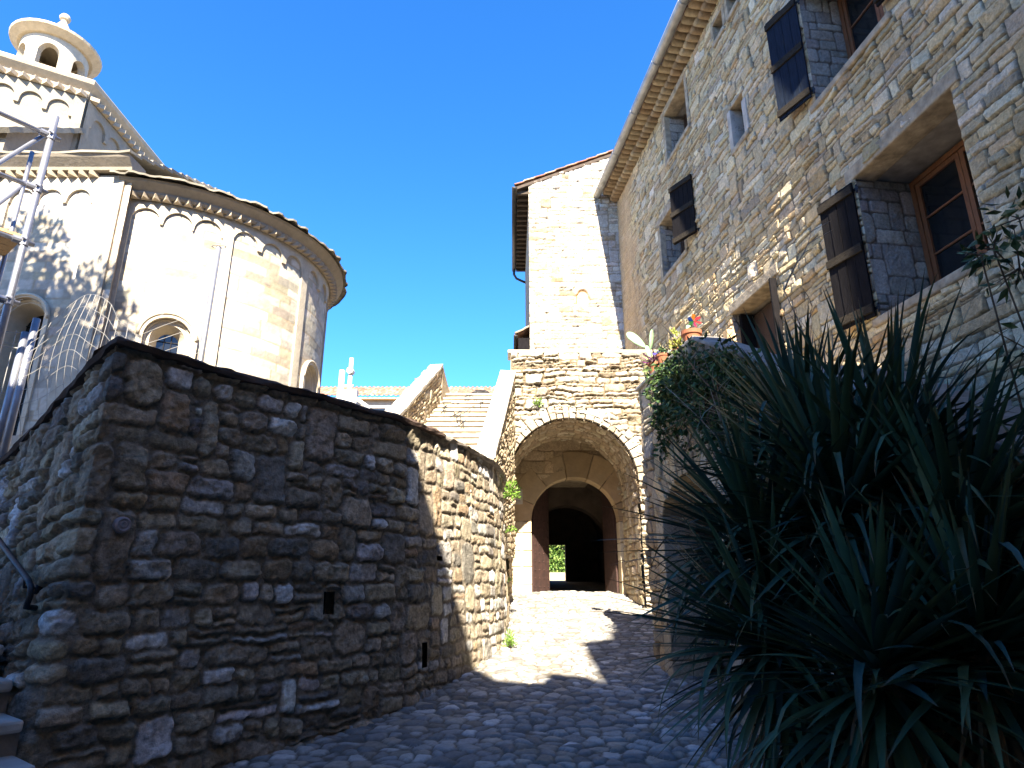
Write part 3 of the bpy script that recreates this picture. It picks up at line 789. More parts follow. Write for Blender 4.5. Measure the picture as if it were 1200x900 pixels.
# little lean-to roof on its left flank
lt = roof_tiles('lean_to_roof', (TXL - .40, 18.3, 8.94), (0, 1, 0), (.4, 0, .22), 3.5, .5, root, seed=7)
mb = MB(); mb.box((TXL - .34, 18.35, 6.6), (TXL, 21.7, 8.86)); mb.build('lean_to_boards', M_wood_dark, lt)
mb = MB(); gutter(mb, (TXL - .42, 18.28, 8.93), (TXL - .42, 21.8, 8.92), .06); mb.build('gutter', M_zincdark, lt, smooth=True)

# ------------------------------------------------------------------ the long house on the right
FA = R(7.5); FO = (3.36, 18, 0)
root = thing('stone_house', (4.4, 10, .8), 'long golden rubble stone house with shutters and deep eaves along the right side', 'house')
eF = np.array([math.sin(FA), -math.cos(FA), 0]); nF = np.array([-math.cos(FA), -math.sin(FA), 0]); OF = np.array(FO, float)
def frF(s, z, h): return tuple(OF + eF * s + nF * h + np.array([0, 0, z]))
FZ0 = 2.5; FTOP = 13.32; FL = 15.0; FRES = .015
def sfF(S, T, Hh): return OF[0] + eF[0] * S + nF[0] * Hh, OF[1] + eF[1] * S + nF[1] * Hh, FZ0 + T + 0 * S
rd = lambda v: round(v / FRES) * FRES
HOLES = {'low': (10.45, 12.15, 4.9, 6.95), 'mid': (9.95, 11.5, 8.65, 10.75), 'slit': (7.5, 7.95, 9.7, 10.6), 'upper': (4.3, 5.6, 11.75, 13.1), 'lower': (3.45, 4.85, 8.95, 10.45),
         'sq1': (7.2, 7.62, 12.55, 13.0), 'sq2': (7.86, 8.28, 12.55, 13.0), 'door': (6.65, 8.25, 4.1, 6.6)}
HOLES = {k: (rd(a), rd(b), rd(c - FZ0) + FZ0, rd(d - FZ0) + FZ0) for k, (a, b, c, d) in HOLES.items()}
def fkeep(S, T):
    k = np.ones(S.shape, bool)
    for a, b, c, d in HOLES.values(): k &= ~((S > a) & (S < b) & (T + FZ0 > c) & (T + FZ0 < d))
    return k
def fflat(S, T):
    m = np.zeros(S.shape)
    for a, b, c, d in HOLES.values():
        di = np.maximum(np.maximum(a - S, S - b), np.maximum(c - T - FZ0, T + FZ0 - d))
        m = np.maximum(m, np.clip(1.6 - np.abs(di) / FRES, 0, 1))
    return m
def fcol(S, T, c):
    p = np.clip((1.9 - .05 * (T - 6) - S + 1.4 * fbm(S * 1.3, T * 1.3, 9)) / .5, 0, 1)[..., None] * .75
    pl_ = np.array((.50, .36, .21)) * (1 + .4 * fbm(S * 7, T * 7, 10, 3))[..., None]
    c = c * (1 - p) + pl_ * p
    st_ = np.clip(fbm(S * 3.1, T * .32, 33, 4) * 2.2 - .15, 0, 1) * .16            # rain streaks and old damp
    for a, b, cc, dd in HOLES.values():
        st_ = np.maximum(st_, .28 * ((S > a - .1) & (S < b + .1)) * np.clip(1 - (cc - .1 - T - FZ0) / 1.1, 0, 1) * (T + FZ0 < cc - .1) * np.clip(.5 + 2 * fbm(S * 6, T * .5, 35, 3), 0, 1))
    return c * (1 - st_[..., None] * np.array((.8, .85, .9)))
def fdep(S, T, h):
    p = np.clip((1.9 - .05 * (T - 6) - S + 1.4 * fbm(S * 1.3, T * 1.3, 9)) / .5, 0, 1) * .75
    return h * (1 - p) + p * (.025 + .03 * fbm(S * 8, T * 8, 12, 3))
masonry('wall', sfF, 13.2, rd(FTOP - FZ0), FRES, M_house, root, hr=(.065, .15), wr=(.16, .46), tall=.15, depth=.045, joint=.0065, edge=.012, palette=PAL_HOUSE, mortar=(.17, .135, .09),
        keep=fkeep, flat=fflat, colfn=fcol, depthfn=fdep, seed=51, warp=.016, rough=.018, tilt=.25, wave=.035, round_=.25)
mb = MB()   # the body of the house behind the facade
mb.box((-.0, 0, -9), (FL + 3, 13.3, -1.3), frF); mb.box((FL, 0, -1.3), (FL + 3, 13.3, 0), frF)
mb.box((-.02, 6, -1.3), (.1, 13.3, -.05), frF); mb.box((0, 13.2, -1.3), (FL, 13.3, -.02), frF); mb.box((0, -.5, -1.3), (FL, FZ0, -.02), frF)
mb.build('body', M_dressdark, root)
def reveal(a, b, c, d, depth, mats=M_dressdark, name='reveal', parent=None, rng=random.Random(1)):
    """jambs built of separate blocks, lintel slab over, closed behind"""
    dz = d - c
    masonry(name, lambda S, T, H: (OF[0] + eF[0] * (a - .02 + H) + nF[0] * (.02 - S), OF[1] + eF[1] * (a - .02 + H) + nF[1] * (.02 - S), c + T), depth, dz, .016, M_house, parent or root,
            hr=(.13, .27), wr=(.16, .5), tall=.1, depth=.02, joint=.007, edge=.016, palette=[(.36, .34, .30, 3), (.30, .28, .25, 2), (.42, .39, .33, 2)], mortar=(.15, .13, .11), seed=int(a * 100), warp=.012, rough=.014, tilt=.2)
    for sx0, sgn in ((b, 1),):
        z = c; mb = MB()
        while z < d - 1e-4:
            hgt = min(rng.uniform(.18, .36), d - z)
            if d - z - hgt < .1: hgt = d - z
            f = rng.uniform(.75, 1.25); mb.col = (.36 * f, .33 * f, .28 * f); o = rng.uniform(-.012, .012)
            x0, x1 = sorted((sx0 - sgn * (.0 + max(o, 0)), sx0 + sgn * .2))
            mb.box((x0, z + .006, -depth), (x1, z + hgt - .006, .018), frF); z += hgt
        mb.build(name, M_house, parent or root, bevel=.012)
def slab(name, s0, s1, z0, z1, h0, h1, mat, parent=None, bevel=.012):
    mb = MB(); mb.box((s0, z0, h0), (s1, z1, h1), frF); return mb.build(name, mat, parent or root, bevel=bevel)

def casement(s0, s1, z0, z1, h, name='window', bars=3, mat=M_wood_orange, split=None):
    mb = MB(); w = .075
    for a, b, c, d in ((s0, s0 + w, z0, z1), (s1 - w, s1, z0, z1), (s0 + w, s1 - w, z1 - w, z1), (s0 + w, s1 - w, z0, z0 + w)):
        mb.box((a, c, h - .07), (b, d, h + .02), frF)
    win = mb.build(name, mat, root, bevel=.006)
    sm = (s0 + s1) / 2
    for a, b in ((s0 + w + .004, sm - .003), (sm + .003, s1 - w - .004)):
        mb = MB(); v = .065; zz0, zz1 = z0 + w + .004, z1 - w - .004
        for p, q, c, d in ((a, a + v, zz0, zz1), (b - v, b, zz0, zz1), (a + v, b - v, zz1 - v, zz1), (a + v, b - v, zz0, zz0 + v)):
            mb.box((p, c, h - .05), (q, d, h + .005), frF)
        for k in range(1, bars):
            zc = zz0 + (zz1 - zz0) * k / bars; mb.box((a + v, zc - .014, h - .04), (b - v, zc + .014, h - .004), frF)
        sash = mb.build('sash', mat, win, bevel=.004)
        mb = MB(); mb.box((a + v, zz0 + v, h - .032), (b - v, zz1 - v, h - .026), frF); mb.build('pane', M_glass, sash)
    return win
def shutter(hs, z0, z1, w, ang, name='shutter', matb=M_wood_dark, matr=M_wood_rail, rails=(.06, .5, .94), h0=.05):
    """plank shutter hinged at s = hs, opened away from the opening (towards smaller s), standing off the wall by ang"""
    root_o = None
    def fs(u, z, t):     # u along the leaf from the hinge, t thickness outwards
        ca, sa = math.cos(ang), math.sin(ang)
        return frF(hs - u * ca + t * sa, z, h0 + u * sa + t * ca)
    mb = MB(); n = max(3, int(w / .13)); rng = random.Random(int(hs * 100))
    for i in range(n):
        a, b = w * i / n, w * (i + 1) / n; j = rng.uniform(-.006, .006)
        mb.box((a + .003, z0 + rng.uniform(0, .02), j), (b - .003, z1 - rng.uniform(0, .02), .03 + j), fs)
    sh = mb.build(name, matb, root, bevel=.004)
    for r_ in rails:
        mb = MB(); zc = z0 + (z1 - z0) * r_; mb.box((.0, zc - .06, .034), (w, zc + .06, .065), fs)
        mb.build('rail', matr, sh, bevel=.006)
    for r_ in (rails[0], rails[-1]):
        mb = MB(); zc = z0 + (z1 - z0) * r_; mb.box((-.06, zc - .02, -.01), (w * .8, zc + .02, -.002), fs); mb.tube([fs(-.03, zc - .06, -.01), fs(-.03, zc + .06, -.01)], .014, 8)
        mb.build('hinge', M_iron, sh)
    return sh
rngw = random.Random(14)
for k, (a, b, c, d) in HOLES.items():
    dep = {'low': .85, 'mid': .75, 'slit': .4, 'upper': .55, 'lower': .55, 'sq1': .35, 'sq2': .35, 'door': .5}[k]
    reveal(a, b, c, d, dep, rng=rngw)
    slab('dark_backing', a - .2, b + .2, c - .2, d + .2, -dep - .16, -dep - .11, M_black, bevel=0)  # near-black sheet stands in for the unlit room behind the opening
    if k not in ('slit', 'sq1', 'sq2'):
        slab('lintel', a - rngw.uniform(.16, .26), b + rngw.uniform(.12, .2), d + .0, d + .2, -.3, .055, M_dress, bevel=.02)
        slab('lintel_inner', a - .05, b + .05, d + .03, d + .2, -dep - .1, -.3, M_dressdark)
    else:
        slab('lintel', a - .1, b + .1, d, d + .09, -dep, .05, M_dress, bevel=.01)
    if k != 'door':
        e = .12 if k not in ('sq1', 'sq2') else .04
        slab('sill', a - e, b + e, c - .11, c + .01, -dep - .1, .075, M_dress, bevel=.025)
# bright dressed jambs of the slit and the paired openings
a, b, c, d = HOLES['slit']
slab('jamb', a - .13, a + .0, c, d - .002, -.2, .06, M_white); slab('jamb', b, b + .15, c, d - .2, -.2, .065, M_white)
for k in ('sq1', 'sq2'):
    a, b, c, d = HOLES[k]; slab('jamb', a - .11, a, c, d, -.2, .05, M_dress); slab('jamb', b, b + .11, c, d, -.2, .052, M_dress)
for k in ('upper', 'lower'):
    a, b, c, d = HOLES[k]; slab('jamb', a - .16, a, c, d - .002, -.1, .05, M_dress); slab('jamb', b, b + .14, c, d - .002, -.1, .05, M_dress)
a, b, c, d = HOLES['low']; casement(a + .02, b - .02, c + .25, d - .02, -.78)
slab('inner_sill', a, b, c + .01, c + .24, -.95, -.62, M_dressdark)
a, b, c, d = HOLES['mid']; casement(a + .02, b - .02, c + .06, d - .02, -.66)
for k in ('upper', 'lower'):
    a, b, c, d = HOLES[k]; casement(a + .02, b - .02, c + .02, d - .02, -.48, mat=M_wood_brown)
shutter(HOLES['low'][0] - .02, 4.92, 6.92, .60, R(12))
shutter(HOLES['mid'][0] - .02, 8.78, 10.78, .62, R(18), matb=M_wood_blue)
sh = shutter(HOLES['mid'][1] + .82, 8.75, 10.78, .78, R(6), matb=M_wood_dark)
shutter(HOLES['lower'][1] + .72, 9.0, 10.5, .68, R(24), matb=M_wood_dark)
# door opening onto the terrace: pale post, brown leaf, dark edge
a, b, c, d = HOLES['door']
slab('jamb', a - .19, a - .005, c, d - .3, -.2, .16, M_wood_pale)
slab('door_leaf', a + .02, a + .85, c, d - .03, -.44, -.38, M_wood_brown); slab('door_post', a + .0, a + .09, c, d - .02, -.36, -.1, M_wood_dark)
slab('door_edge', b - .01, b + .04, c, d - .05, .03, .16, M_wood_dark)
# eaves: two rows of tiles, gutter, roof
for row, (z0, hb) in enumerate(((13.32, .27), (13.47, .50))):
    mb = MB(); rng = random.Random(row); s = .02 + row * .1
    while s < FL:
        w = .205; r_ = .098; f = rng.uniform(.8, 1.2); mb.col = tuple(x * f for x in rng.choice([(.33, .25, .16), (.29, .21, .13), (.37, .30, .20)]))
        n = 8; hl = hb + rng.uniform(-.015, .015); vs = []
        for (hq, rq) in ((-.1, 1.), (hl - .05, 1.), (hl, .86)):
            for i in range(n + 1):
                t = math.pi * i / n; vs.append(frF(s + r_ - r_ * rq * math.cos(t), z0 + .13 - .12 * rq * math.sin(t), hq))
        fs = [(j * (n + 1) + i, j * (n + 1) + i + 1, (j + 1) * (n + 1) + i + 1, (j + 1) * (n + 1) + i) for j in range(2) for i in range(n)]
        fs.append(tuple(2 * (n + 1) + i for i in range(n + 1)))
        mb.add(vs, fs); s += w
    mb.build('eave_tiles', M_tile, root, smooth=True)
    slab('eave_bed', 0, FL, z0 + .115, z0 + .15, -.1, hb - .03, M_dress)
mb = MB(); gutter(mb, frF(-.12, 13.60, .64), frF(FL, 13.64, .64), .115); gt = mb.build('gutter', M_zinc, root, smooth=True)
mb = MB()
for i in range(9):
    p = Vector(frF(.4 + 1.7 * i, 13.605, .64)); q = Vector(frF(.43 + 1.7 * i, 13.605, .64)); gutter(mb, p, q, .123)
mb.build('gutter_joint', M_zinc, gt, smooth=True)
roof_tiles('roof', frF(0, 13.68, .58), eF, tuple(-nF * 1 + np.array([0, 0, .4])), FL + 2, 7, root, seed=12)

# unseen block outside the picture, added to shade the near facade
w = thing('shade_block', (7, 1.5, 0), 'unseen house block on the right, added to shade the near facade', 'house')
mb = MB(); mb.box((4.75, .3, -.2), (11, 3.3, 17.5)); mb.build('wall', M_plaster, w)
mb = MB(); mb.prism([(4.75, .2, 17.5), (11.2, .2, 17.5), (7.9, .2, 19)], (0, 3.2, 0)); mb.build('roof', M_terracotta, w)
w = thing('shadow_house', (0, -6, 0), 'unseen house behind the viewer, its outline shaped to shade the street', 'house')
mb = MB(); prof = [(-20, -3, -.2), (12, -3, -.2), (12, -3, 13), (1.98, -3, 13), (1.95, -3, 12.5), (1.45, -3, 12.25), (1.8, -3, 11.9), (1.9, -3, 10.3), (1.75, -3, 9.95), (1.45, -3, 9.9), (1.25, -3, 10.35), (.8, -3, 10.45), (.65, -3, 10.0), (.12, -3, 10.15), (-.13, -3, 10.7), (-.9, -3, 12.1), (-3, -3, 14.5), (-9, -3, 14.5), (-9, -3, 9), (-20, -3, 9)]  # roof outline shaped to drop the shadow edges on street and left wall
mb.prism(prof, (0, -7, 0)); mb.build('wall', M_plaster, w)

# ------------------------------------------------------------------ terrace block in front of the house
TO = np.array([1.92, 9.3, 0]); TTOP = 4.43; TS = 2.58
def frE(s, z, h): return tuple(TO + eF * s + nF * h + np.array([0, 0, z]))
TS = 6.2
def ttop(S): return TTOP - .56 * np.clip(np.asarray(S, float) - 2.1, 0, 9)
root = thing('stone_terrace', (2.6, 8, .6), 'raised stone terrace and steps with an arched cellar opening in front of the right house', 'terrace')
TZ0 = .0
def sfE(S, T, Hh): return TO[0] + eF[0] * S + nF[0] * Hh, TO[1] + eF[1] * S + nF[1] * Hh, TZ0 + T + 0 * S
ACX, AR = 1.52, .82     # flat segmental arch of the cellar
def seg_in(S, Z, grow=0):
    rr = 1.05 + grow; zc = 2.93 - 1.05
    return (np.abs(S - ACX) < AR + (grow if grow < .2 else 0)) & ((Z < 2.5) | (np.hypot(S - ACX, Z - zc) < rr))
masonry('wall', sfE, TS, TTOP - TZ0, .016, M_house, root, hr=(.11, .24), wr=(.13, .34), tall=.2, depth=.045, joint=.007, edge=.025, palette=[(.42, .33, .21, 4), (.37, .29, .19, 3), (.46, .39, .28, 2), (.33, .29, .24, 1.5)], mortar=(.18, .13, .085),
        keep=lambda S, T: ~seg_in(S, T + TZ0, .05) & (T + TZ0 < ttop(S) + .02), seed=61, warp=.02, rough=.016, wave=.03)
mb = MB(); rng = random.Random(6)
a0 = math.acos(.82 / 1.05)
voussoirs(mb, frE, ACX, 2.93 - 1.05, 1.05, 1.5, 15, -.4, .045, rng, PAL_HOUSE, a0=a0 - .05, a1=math.pi - a0 + .05, gap=.016)
for sgn in (-1, 1):
    z = TZ0
    while z < 2.50:
        hgt = min(rng.uniform(.25, .42), 2.5 - z)
        if 2.5 - z - hgt < .1: hgt = 2.5 - z
        f = rng.uniform(.8, 1.15); mb.col = (.44 * f, .38 * f, .28 * f)
        x0, x1 = sorted((ACX + sgn * AR, ACX + sgn * (AR + rng.uniform(.2, .3)))); mb.box((x0, z + .006, -.4), (x1, z + hgt - .006, .05), frE); z += hgt
mb.build('arch_stones', M_house, root, bevel=.012)
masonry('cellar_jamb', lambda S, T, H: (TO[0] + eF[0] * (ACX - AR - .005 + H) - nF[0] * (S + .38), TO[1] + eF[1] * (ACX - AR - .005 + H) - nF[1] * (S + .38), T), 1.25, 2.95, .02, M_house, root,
        hr=(.12, .26), wr=(.16, .45), tall=.15, depth=.04, joint=.008, edge=.025, palette=[(.17, .135, .095, 3), (.13, .105, .075, 2), (.21, .18, .14, 2)], mortar=(.06, .05, .035), seed=66, warp=.02, rough=.016)  # palette darkened to put the shade of the recess into the stones
mb = MB()
for i in range(7): mb.box((ACX - AR + .235 * i, -.1, -1.585), (ACX - AR + .235 * (i + 1) - .008, 2.9, -1.55), frE)
mb.build('cellar_boards', M_wood_brown, root)
mb = MB(); mb.box((ACX - AR - .1, 2.3, -.62), (ACX + AR + .1, 2.55, -.42), frE); mb.build('wooden_lintel', M_wood_brown, root, bevel=.01)
# core: leaves the cellar hollow
mb = MB()
def core(s0, s1, z0, hb):
    za, zb = float(ttop(s0)) - .24, float(ttop(s1)) - .24
    mb.hexa([frE(s0, z0, hb), frE(s1, z0, hb), frE(s1, z0, -.02), frE(s0, z0, -.02), frE(s0, za, hb), frE(s1, zb, hb), frE(s1, zb, -.02), frE(s0, za, -.02)])
core(0, ACX - AR - .02, -.4, -2.5); core(ACX - AR - .02, 2.1, 2.97, -2.5); core(2.1, ACX + AR + .02, 2.97, -2.5); core(ACX + AR + .02, TS, -.4, -.3)
mb.box((ACX - AR - .02, -.4, -1.9), (ACX + AR + .02, 2.96, -1.6), frE); mb.box((0, -.4, -2.52), (TS, 1.5, -2.3), frE); mb.box((ACX + AR + .02, -.4, -2.3), (ACX + AR + .2, 2.9, -.3), frE)
mb.build('core', M_dressdark, root)
mb = MB(); mb.box((-.1, 4.2, -2.5), (2.1, 4.24, -.3), frE); mb.build('paving', M_dress, root)
for k in range(19):
    mb = MB(); s0 = 2.1 + .33 * k * .93; z1 = 4.04 - .172 * k; mb.box((s0 + .002, z1 - .4, -2.45), (s0 + .33 * .93, z1, -.34), frE); mb.build('step', M_stonestep, root, bevel=.012)
def sloped(name, sa, sb, z0, z1, h0, h1, mat, n, jit=0):
    mb = MB(); rng = random.Random(9)
    for i in range(n):
        a = sa + (sb - sa) * i / n + .004; b = sa + (sb - sa) * (i + 1) / n - .004; A = float(ttop(a)); B = float(ttop(b)); j = rng.uniform(-jit, jit)
        mb.hexa([frE(a, A + z0, h0), frE(b, B + z0, h0), frE(b, B + z0, h1), frE(a, A + z0, h1), frE(a, A + z1 + j, h0), frE(b, B + z1 + j, h0), frE(b, B + z1 + j, h1), frE(a, A + z1 + j, h1)])
    mb.build(name, mat, root, bevel=.012)
sloped('parapet', -.04, 2.1, -.25, -.002, -.3, -.03, M_dress, 1); sloped('parapet', 2.1, TS, -.25, -.002, -.3, -.03, M_dress, 1)
sloped('coping', -.06, 2.1, .0, .055, -.34, .06, M_dressdark, 3, .005); sloped('coping', 2.1, TS, .0, .055, -.34, .06, M_dressdark, 6, .005)

# ------------------------------------------------------------------ church
root = thing('church', (-10, 16, 2.8), 'pale Romanesque stone church with round apse, blind arches and small bell lantern on the left', 'church')
AX, AY, AR_ = -9.6, 17.3, 4.1
ZC = 2.4
def apse_surf(S, T, Hh):
    th = S / AR_ - R(12); r = AR_ - .1 + Hh
    return AX + r * np.sin(th), AY - r * np.cos(th), ZC + T
def th2s(deg): return R(deg + 12) * AR_
WINS = ((26.4, 7.02), (87.5, 7.05))
def akeep(S, T):
    k = np.ones(S.shape, bool); z = T + ZC
    for d, zs in WINS: k &= ~in_arch(S, np.where(z > 5.9, z, 99.), th2s(d), zs, .5)
    return k
stain = lambda S, T, c: c * (1 - np.clip(.8 * (fbm(S * .7, T * .25, 91, 4)) + .0, 0, .3)[..., None])
masonry('apse_wall', apse_surf, R(195) * AR_, 8.3, .04, M_ashlar, root, hr=(.2, .27), wr=(.28, .75), tall=0, depth=.006, joint=.006, edge=.012, palette=PAL_CHURCH, mortar=(.36, .29, .2), keep=akeep, colfn=stain, seed=71, warp=.006, rough=.006, tilt=.3, split=.05, round_=.1)
def relief(name, pt, u0, u1, n, zlow, ztop, h0, h1, mat, parent, base=(.41, .365, .29)):
    """outer skin standing h1-h0 proud of the wall, cut out below zlow(u)"""
    us = np.linspace(u0, u1, n); zl = np.array([zlow(u) for u in us]); V = []; F = []; K = 6
    for u, z in zip(us, zl):
        for k in range(K + 1): V.append(pt(u, z + (ztop - z) * k / K, h1))
        V.append(pt(u, z, h0))
    m = K + 2
    for i in range(n - 1):
        if abs(zl[i] - zl[i + 1]) > 1.2:         # side of a pilaster
            hi, lo = (i, i + 1) if zl[i] > zl[i + 1] else (i + 1, i)
            b = len(V); u = us[lo]; V += [pt(u, zl[lo], h0), pt(u, zl[lo], h1), pt(u, zl[hi], h1), pt(u, zl[hi], h0)]; F.append((b, b + 1, b + 2, b + 3))
            b = len(V); V += [pt(us[lo], zl[hi], h1), pt(us[hi], zl[hi], h1), pt(us[hi], ztop, h1), pt(us[lo], ztop, h1)]; F.append((b, b + 1, b + 2, b + 3))
            continue
        for k in range(K): F.append((i * m + k, (i + 1) * m + k, (i + 1) * m + k + 1, i * m + k + 1))
        F.append((i * m, i * m + K + 1, (i + 1) * m + K + 1, (i + 1) * m))
    V = np.array(V); col = np.array(base) * (1 + .25 * fbm(V[:, 0] * 2.2 + V[:, 1], V[:, 2] * 4.4, 3, 3))[:, None]
    me = fast_mesh(name, V, np.array(F), mat, parent, False, col)
    return me
def apse_pt(deg, z, h):
    th = R(deg); r = AR_ - .1 + h; return (AX + r * math.sin(th), AY - r * math.cos(th), z)
ARCS = [14.0, 23.9, 33.2, 46, 56.5, 67, 80.2, 92.0, 103, 115, 126]
LES = [(5, 9.8), (37.9, 41.6), (71.6, 75.6), (107.4, 111), (130, 134)]
def zlow_apse(d):
    for a, b in LES:
        if a <= d <= b: return 2.5
    for c in ARCS:
        x = (d - c) / 4.35
        if abs(x) < 1: return 9.86 + .32 * math.sqrt(1 - x * x)
    return 9.80
relief('blind_arcade', apse_pt, 6, 140, 690, zlow_apse, 10.42, 0, .065, M_ashlar, root)
def lathe_arc(mb, prof, a0=6.5, a1=150, n=80):
    # angle measured from -Y towards +X
    vs = []; m = len(prof)
    for k in range(n + 1):
        d = a0 + (a1 - a0) * k / n
        for (r, z) in prof: vs.append((AX + r * math.sin(R(d)), AY - r * math.cos(R(d)), z))
    mb.add(vs, [(k * m + i, k * m + i + 1, (k + 1) * m + i + 1, (k + 1) * m + i) for k in range(n) for i in range(m - 1)])
def sawtooth(mb, pts_fn, n, z0, z1):
    for i in range(n):
        a, b, c = pts_fn(i); mb.add([(*a, z0), (*b, z0), (*c, z0), (*a, z1), (*b, z1), (*c, z1)], [(0, 1, 2), (3, 5, 4), (0, 2, 5, 3), (2, 1, 4, 5)])
mb = MB(); mb.col = (.37, .31, .23); nst = 41
def apse_tooth(i):
    d0 = 8.5 + 131 * i / nst; d1 = 8.5 + 131 * (i + 1) / nst; f = lambda d, r: (AX + r * math.sin(R(d)), AY - r * math.cos(R(d)))
    return f(d0, AR_ + .0), f(d1, AR_), f((d0 + d1) / 2, AR_ + .20)
sawtooth(mb, apse_tooth, nst, 10.36, 10.47)
mb.build('sawtooth_frieze', M_ashlar, root)
mb = MB(); mb.col = (.27, .235, .185); lathe_arc(mb, [(AR_ - .1, 10.42), (AR_ + .1, 10.42), (AR_ + .14, 10.47), (AR_ + .14, 10.52), (AR_ + .33, 10.66), (AR_ + .36, 10.72), (AR_ - .3, 10.74)])
mb.build('cornice', M_ashlar, root, fixn=False)
# stone slab roof of the apse
def slab_roof(name, V_, F_, parent): return fast_mesh(name, V_, F_, M_ashlar, parent, False, np.array((.22, .20, .16)) * (1 + .9 * fbm(np.array(V_)[:, 0] * 5, np.array(V_)[:, 1] * 5, 4, 2))[:, None])
V = []; F = []; nd, nrw = 110, 14
for i in range(nrw + 1):
    for st_ in (0, 1):
        t = i / nrw; r = (AR_ + .46) * (1 - t) + .1 * t; z = 10.72 + 1.75 * t + (.05 if st_ else 0)
        for k in range(nd + 1):
            d = 4.5 + 146 * k / nd
            j = float(_hash(np.array(k // 2), np.array(i), 5)) * .13 - .05
            V.append((AX + (r + j) * math.sin(R(d)), AY - (r + j) * math.cos(R(d)), z + j * .3))
for i in range(2 * nrw + 1):
    for k in range(nd): F.append((i * (nd + 1) + k, i * (nd + 1) + k + 1, (i + 1) * (nd + 1) + k + 1, (i + 1) * (nd + 1) + k))
slab_roof('apse_roof', V, F, root)
def apse_frame(deg):
    th = R(deg); ex = np.array([math.cos(th), math.sin(th), 0]); nn = np.array([math.sin(th), -math.cos(th), 0]); o = np.array([AX, AY, 0]) + nn * (AR_ - .1)
    return lambda s, z, h: tuple(o + ex * s + nn * h + np.array([0, 0, z]))
def arch_window(fr, zs, z0, rout, rin, parent, depth=.55, mold=.09):
    mb = MB(); mb.col = (.52, .45, .34)
    for (ra, ha, rb, hb) in ((rout, .05, rout - mold, .05), (rout - mold, .05, rout - mold, -.10), (rout - mold, -.10, rout - 2 * mold, -.10), (rout - 2 * mold, -.10, rin, -depth)):
        intrados(mb, fr, 0, zs, ra, ha, rb, hb, z0, 20)
    intrados(mb, fr, 0, zs, rout, .05, rout, -.05, z0, 20)
    mb.tube([fr(p[0], p[1], .05) for p in arch_pts(0, zs, rout - .03, 20)], .035, 8)
    mb.tube([fr(p[0], p[1], -.09) for p in arch_pts(0, zs, rout - mold - .02, 20, z0)], .03, 8)
    w = mb.build('window', M_ashlar, parent, smooth=True, fixn=False)
    mb = MB(); a = arch_pts(0, zs, rin + .02, 20, z0); mb.add([fr(p[0], p[1], -depth + .01) for p in a], [tuple(range(len(a)))]); mb.build('pane', M_glass, w)
    mb = MB()
    for x_ in (-rin * .33, rin * .33): mb.tube([fr(x_, z0, -depth + .03), fr(x_, zs + rin * .9, -depth + .03)], .012, 6)
    for z_ in np.arange(z0 + .25, zs + rin * .8, .3): mb.tube([fr(-rin, z_, -depth + .03), fr(rin, z_, -depth + .03)], .010, 6)
    mb.build('window_bars', M_iron, w)
    return w
for d, zs in WINS: arch_window(apse_frame(d), zs, 5.9, .62, .22, root, depth=.42, mold=.13)
# choir
CY, CXE = 13.0, -9.0
frC, sfC = frame((-20, CY, ZC), R(90))
cw = -10.63 + 20
masonry('choir_wall', sfC, 11.15, 8.3, .04, M_ashlar, root, hr=(.2, .27), wr=(.28, .75), tall=0, depth=.006, joint=.006, edge=.012, palette=PAL_CHURCH, mortar=(.36, .29, .2),
        keep=lambda S, T: ~in_arch(S, np.where(T + ZC > 4.6, T + ZC, 99.), cw, 7.18, .48), colfn=stain, seed=72, warp=.006, rough=.006, tilt=.3, split=.05, round_=.1)
def choir_pt(x, z, h): return (x, CY - h, z)
CARC = [-10.48 - .66 * i - (0.5 if i > 1 else 0) for i in range(0, 8)]
def zlow_ch(x):
    if x > -9.64: return 2.5
    for c in (-9.96, -10.62, -11.27, -12.2, -12.84, -13.5, -14.4, -15.0):
        q = (x - c) / .27
        if abs(q) < 1: return 10.12 + .28 * math.sqrt(1 - q * q)
    if -11.92 < x < -11.56: return 2.5
    return 10.05
relief('blind_arcade', choir_pt, -16, CXE, 400, zlow_ch, 10.77, 0, .07, M_ashlar, root)
mb = MB(); mb.col = (.34, .28, .21); mb.box((CXE - .02, CY - .068, 2.4), (CXE + .002, 14.2, 11.05)); mb.build('choir_corner', M_ashlar, root)
mb = MB(); mb.col = (.37, .31, .23)
sawtooth(mb, lambda i: ((-9.6 - .24 * i, CY - .07), (-9.6 - .24 * (i + 1), CY - .07), (-9.6 - .24 * (i + .5), CY - .26)), 27, 10.71, 10.83)
mb.build('sawtooth_frieze', M_ashlar, root)
mb = MB(); mb.col = (.27, .235, .185)
prof = [(.0, 10.83), (.10, 10.83), (.12, 10.90), (.28, 11.06), (.32, 11.13), (-.4, 11.15), (-.4, 10.83)]
mb.add([(-20, CY - .1 - h, z) for h, z in prof] + [(CXE + .22, CY - .1 - h, z) for h, z in prof], [(i, (i + 1) % 7, 7 + (i + 1) % 7, 7 + i) for i in range(7)] + [tuple(range(7, 14))])
mb.build('cornice', M_ashlar, root)
